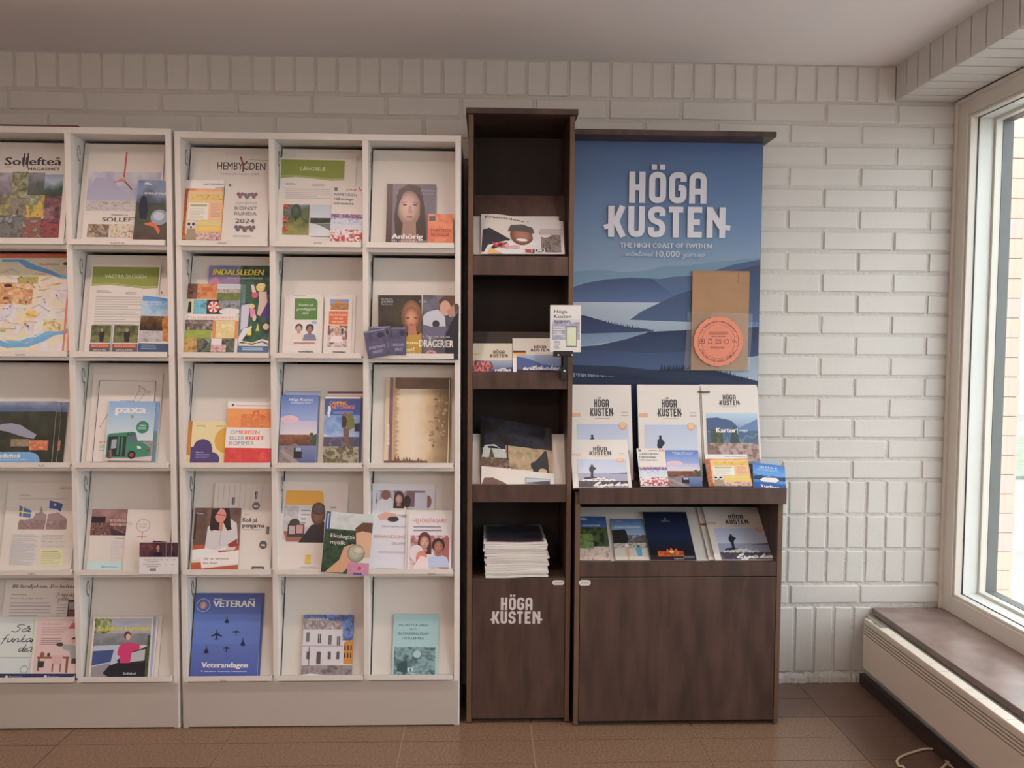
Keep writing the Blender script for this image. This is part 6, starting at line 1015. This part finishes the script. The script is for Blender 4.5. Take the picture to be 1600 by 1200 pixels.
# ================================================================== POSTER
PY = -.0945
ops = [g(0, 0, 1, .22, (66, 90, 124), (88, 116, 146)), g(0, .22, 1, .5, (88, 116, 146), (130, 150, 158)), g(0, .5, 1, .62, (130, 150, 158), (140, 154, 158))]
def Q(x, y):  # crop px -> poster uv
    X, Y = x/4.706+885, y/4.706+400
    return ((X-897.5)/(1190-897.5+(Y-400)*-.0), (Y-218)/(606-218)*.72)
def PQ(pts, c, c1=None): return pg([(Q(*q)) for q in pts], c, c1 or tuple(min(255, int(v*1.12+4)) for v in c))
ops += [PQ([(50, 130), (250, 110), (420, 130), (560, 120), (720, 85), (900, 75), (1100, 45), (1450, 10), (1450, 400), (50, 400)], (92, 122, 136)),
        PQ([(50, 250), (150, 215), (300, 185), (480, 170), (700, 178), (800, 160), (950, 150), (1100, 110), (1250, 60), (1450, 20), (1450, 460), (50, 460)], (56, 76, 104), (80, 104, 132)),
        PQ([(50, 250), (150, 218), (300, 190), (480, 174), (640, 178), (800, 300), (700, 360), (50, 360)], (50, 68, 98), (74, 98, 130)),
        PQ([(50, 360), (700, 358), (960, 420), (960, 600), (50, 620)], (156, 166, 170), (134, 150, 160)), PQ([(50, 560), (600, 580), (500, 640), (50, 700)], (104, 124, 142)),
        PQ([(480, 492), (560, 430), (700, 360), (820, 300), (960, 250), (1150, 130), (1450, 60), (1450, 520), (900, 505)], (38, 54, 80), (62, 84, 112)),
        PQ([(1100, 520), (1450, 500), (1450, 760), (1100, 770)], (80, 104, 134)),
        PQ([(50, 450), (160, 465), (260, 495), (340, 520), (480, 550), (600, 560), (660, 575), (560, 585), (300, 595), (50, 605)], (38, 54, 82)),
        PQ([(50, 705), (250, 690), (460, 640), (620, 585), (760, 575), (860, 570), (1000, 560), (1450, 540), (1450, 780), (900, 900), (50, 900)], (28, 42, 66), (54, 74, 104)),
        PQ([(50, 730), (300, 725), (600, 745), (900, 735), (1100, 760), (1400, 770), (1400, 860), (50, 880)], (52, 70, 98)),
        PQ([(1100, 850), (1200, 800), (1450, 760), (1450, 1000), (1100, 1000)], (130, 142, 150)),
        PQ([(50, 900), (700, 905), (700, 960), (50, 960)], (110, 126, 142)),
        PQ([(50, 840), (400, 850), (700, 880), (900, 860), (1060, 845), (1130, 880), (1200, 900), (1300, 925), (1450, 960), (1450, 1900), (50, 1900), (50, 935), (400, 930), (50, 900)], (30, 44, 66))]
for i in range(60):
    X = 60+i*22+rc.uniform(-6, 6); ops_y = 560 if X < 660 else 600
    yb_ = 470+max(0, (X-120))*.20 if X < 660 else 585
    ops.append(PQ([(X-7, yb_+14), (X, yb_-rc.uniform(2, 18)), (X+7, yb_+14)], (34, 50, 78)))
    yb2 = 925+rc.uniform(-6, 6) if X < 700 else 860+max(0, X-1060)*.26
    ops.append(PQ([(X-9, yb2+24), (X, yb2-rc.uniform(8, 34)), (X+9, yb2+24)], (26, 38, 58)))
def Z(x, y): X, Y = x/4.706+885, y/4.706+190; return ((X-897.5)/292.5, (Y-218)/388*.72)
ops = [o_ for o_ in ops]
zl, zr = Z(258, 304), Z(1213, 852); ops.append(LOGO(zl[0], zl[1], zr[0], zr[1], (196, 192, 190)))
a1, b1 = Z(400, 933), Z(1070, 897); ops.append(T(a1[0], b1[0], a1[1], a1[1]-b1[1], 'THE HIGH COAST OF SWEDEN', (176, 178, 180), .03))
a1, b1 = Z(663, 1000), Z(836, 955); ops.append(T(a1[0], b1[0], a1[1], a1[1]-b1[1], '10,000', (176, 180, 182), .0))
a1, b1 = Z(440, 995), Z(636, 975); ops.append(CUR(a1[0], b1[0], a1[1], .007, 'established', .0035, (150, 162, 170), .2))
a1, b1 = Z(862, 995), Z(1020, 975); ops.append(CUR(a1[0], b1[0], a1[1], .008, 'years ago', .0035, (150, 162, 170), .2))
# poster sheet: metric placement
pa, pb = wy(897.5, 218, PY), wy(1194.5, 218, PY)
x0p, x1p, ztp = .2978, .9485, 1.9335; hp = (ztp-.79)
me = ink_mesh(ops, x1p-x0p, hp, name='poster_print', m=M_ink)
PO = MB().box(0, x1p-x0p, 0, hp, -.001, 0).build('poster', M_paper); PO.matrix_world = Matrix(((1, 0, 0, x0p), (0, 0, -1, PY-.0), (0, 1, 0, ztp-hp), (0, 0, 0, 1)))
q = bpy.data.objects.new('poster_print', me); C.objects.link(q); q.parent = PO
tag(PO, 'large blue coast landscape poster reading HÖGA KUSTEN on the counter back', 'poster')
# paper bag in a clear pocket with round orange sticker
PB = (np.array([0, -.103, 0]), FN)
BG = item('paper_bag', 'folded brown kraft paper bag held in a clear pocket on the poster', 'bag', PB, .0, (1079.5, 578), (1168, 578.5), (1086.3, 423), [r(0, .005, 1, .02, (150, 106, 70)), ST_([(.8, .02), (.8, .12), (.98, .12)], .012, (130, 90, 58)), ST_([(.1, .02), (.08, .98)], .008, (150, 108, 72))], .004, m=M_kraft, edges=False)
pkt = MB()
a, b_, c_ = (on_plane(*v, np.array([0, -.108, 0]), FN) for v in ((1068.5, 578.5), (1170.8, 580), (1074.8, 487)))
d_ = on_plane(1176.5, 490, np.array([0, -.108, 0]), FN)
pkt.v = [tuple(a), tuple(b_), tuple(d_), tuple(c_)]; pkt.f = [(0, 1, 2, 3)]; pkt.mi = [0]
PK = pkt.build('clear_pocket', M_acryl); PK.data.materials[0] = M_acryl
sd = MB().box(a[0], b_[0], -.1085, -.0965, a[2]-.0008, a[2]+.0008).build('pocket_edge', M_acryl); sd.parent = PK
tag(PK, 'clear acrylic pocket fixed to the poster, holding the paper bag', 'pocket')
# sticker badge: scalloped disc
cb = on_plane(1122, 533.5, np.array([0, -.1085, 0]), FN); Rb = .0858
mb = MB(); n_ = 168
ring = [(cb[0]+(Rb*(1+.032*abs(math.cos(21*math.pi*i/n_*2/2)))-.002)*math.cos(2*math.pi*i/n_), cb[2]+(Rb*(1+.032*abs(math.cos(21*math.pi*i/n_)))-.002)*math.sin(2*math.pi*i/n_)) for i in range(n_)]
for y_ in (-.1110, -.1086): mb.v += [(x_, y_, z_) for x_, z_ in ring]
mb.f = [tuple(range(n_)), tuple(reversed(range(n_, 2*n_)))]+[(i, (i+1) % n_, n_+(i+1) % n_, n_+i) for i in range(n_)]; mb.mi = [0]*len(mb.f)
M_st = mat('orange_card', tuple(alb((212, 122, 88))), .5)
SB = mb.build('round_sticker', M_st); tag(SB, 'round orange scalloped badge with small icons in front of the paper bag', 'sticker')
DRK = (90, 62, 66)
def circ(rr_, n_=40): return [(.5+rr_*math.cos(t_), .5+rr_*math.sin(t_)) for t_ in np.linspace(0, 2*math.pi, n_)]
ops = [ST_(circ(.41), .006, DRK), ST_(circ(.34), .004, DRK), L(.30, .70, .30, .37, 3, (130, 80, 74), 2, .9), L(.34, .66, .60, .66, 3, (130, 80, 74), 3, .8), T(.36, .64, .41, .022, 'HÖGA KUSTEN', DRK, .02)]
for i in range(5):
    cx = .17+.165*i; s_ = .042
    if i == 0: ops += [ST_([(cx-s_, .5-s_), (cx+s_, .5-s_), (cx+s_, .5+s_), (cx-s_, .5+s_), (cx-s_, .5-s_)], .008, DRK), e(cx, .5, .015, .015, DRK, 8)]
    elif i == 1: ops += [ST_([(cx-.03, .46), (cx+.03, .46), (cx+.035, .54), (cx-.035, .54), (cx-.03, .46)], .008, DRK), ST_([(cx-.02, .46), (cx, .44), (cx+.02, .46)], .008, DRK)]
    elif i == 2: ops += [ST_([(cx-.05, .465), (cx+.05, .465), (cx+.05, .54), (cx-.05, .54), (cx-.05, .465)], .008, DRK), ST_([(cx+.02*math.cos(t_), .5+.02*math.sin(t_)) for t_ in np.linspace(0, 6.28, 12)], .006, DRK)]
    elif i == 3: ops += [ST_([(cx+.045*math.cos(t_), .5+.045*math.sin(t_)) for t_ in np.linspace(.3, 2.0, 8)], .010, DRK), ST_([(cx+.045*math.cos(t_), .5+.045*math.sin(t_)) for t_ in np.linspace(2.4, 4.1, 8)], .010, DRK), ST_([(cx+.045*math.cos(t_), .5+.045*math.sin(t_)) for t_ in np.linspace(4.5, 6.2, 8)], .010, DRK)]
    else: ops += [ST_([(cx-.05, .48), (cx-.02, .52), (cx+.01, .47), (cx-.03, .46)], .008, DRK), ST_([(cx+.02, .49), (cx+.05, .53)], .008, DRK)]
me = ink_mesh(ops, 2*Rb, 2*Rb, name='badge_print', m=M_matt)
q = bpy.data.objects.new('badge_print', me); C.objects.link(q); q.parent = SB
q.matrix_world = Matrix(((1, 0, 0, cb[0]-Rb), (0, 0, -1, -.1111), (0, 1, 0, cb[2]-Rb), (0, 0, 0, 1)))
# curved lettering on the badge
V, Fc = [], []
for txt, a0, sg in (('TA HÖGA KUSTEN-LÖFTET', 152, -1), ('SIGN THE HIGH COAST PROMISE!', 205, 1)):
    for i, ch in enumerate(txt):
        if ch == ' ': continue
        GV, GF = glyphs(ch, .01); ang = math.radians(a0+sg*i*(124/len(txt) if sg < 0 else 130/len(txt))); sc_ = .0085
        cxm = (GV[:, 0].min()+GV[:, 0].max())/2; k = len(V); rr_ = Rb*.745 if sg < 0 else Rb*.80
        for g_ in GV:
            lx, ly = (g_[0]-cxm)*sc_, g_[1]*sc_
            if sg < 0: rad = rr_+ly; th = ang-lx/rr_
            else: rad = rr_-ly; th = ang+lx/rr_
            V.append((cb[0]+rad*math.cos(th), -.11135, cb[2]+rad*math.sin(th)))
        Fc += [tuple(k+v for v in f_) for f_ in GF]
M_bt = mat('badge_ink', tuple(alb(DRK)), .5)
me = bpy.data.meshes.new('badge_lettering'); me.from_pydata(V, [], Fc); me.materials.append(M_bt); q = bpy.data.objects.new('badge_lettering', me); C.objects.link(q); q.parent = SB
# ================================================================== cable on the floor
def fp_(x, y): return tuple(on_plane(x, y, (0, 0, .0045), np.array([0, 0, 1.])))
pts = [(1412, 1204), (1404, 1196), (1402, 1188), (1410, 1181.5), (1425, 1176), (1440, 1171.5), (1452, 1170), (1464, 1172), (1474, 1181), (1481, 1193), (1490, 1206)]
P3 = [Vector(fp_(*q_)) for q_ in pts]
P3 = [Vector((1.02, -1.0, .0045)), Vector((1.08, -.80, .0045))]+P3+[Vector((1.22, -.80, .0045)), Vector((1.35, -1.0, .0045))]
cr = catmull([tuple(v) for v in P3], 6)
o = MB().tube([tuple(v) for v in cr], .0038, 8).build('power_cable', M_cord, None, 0, True); tag(o, 'off-white cable looped on the dark stone floor under the radiator', 'cable')
P4 = [(1497, 1184), (1484, 1192), (1470, 1202), (1455, 1212)]
P3 = [(1.39, -.62, .03)]+[fp_(*q_) for q_ in P4]+[(1.05, -.95, .0045)]
P3[1] = (P3[1][0], P3[1][1], .018); P3 = [(q_[0], q_[1], q_[2]+(.006 if i == 2 else 0)) for i, q_ in enumerate(P3)]
cr = catmull(P3, 6)
o = MB().tube([tuple(v) for v in cr], .0038, 8).build('power_cable', M_cord, None, 0, True); tag(o, 'straight off-white cable end running up behind the low radiator', 'cable')
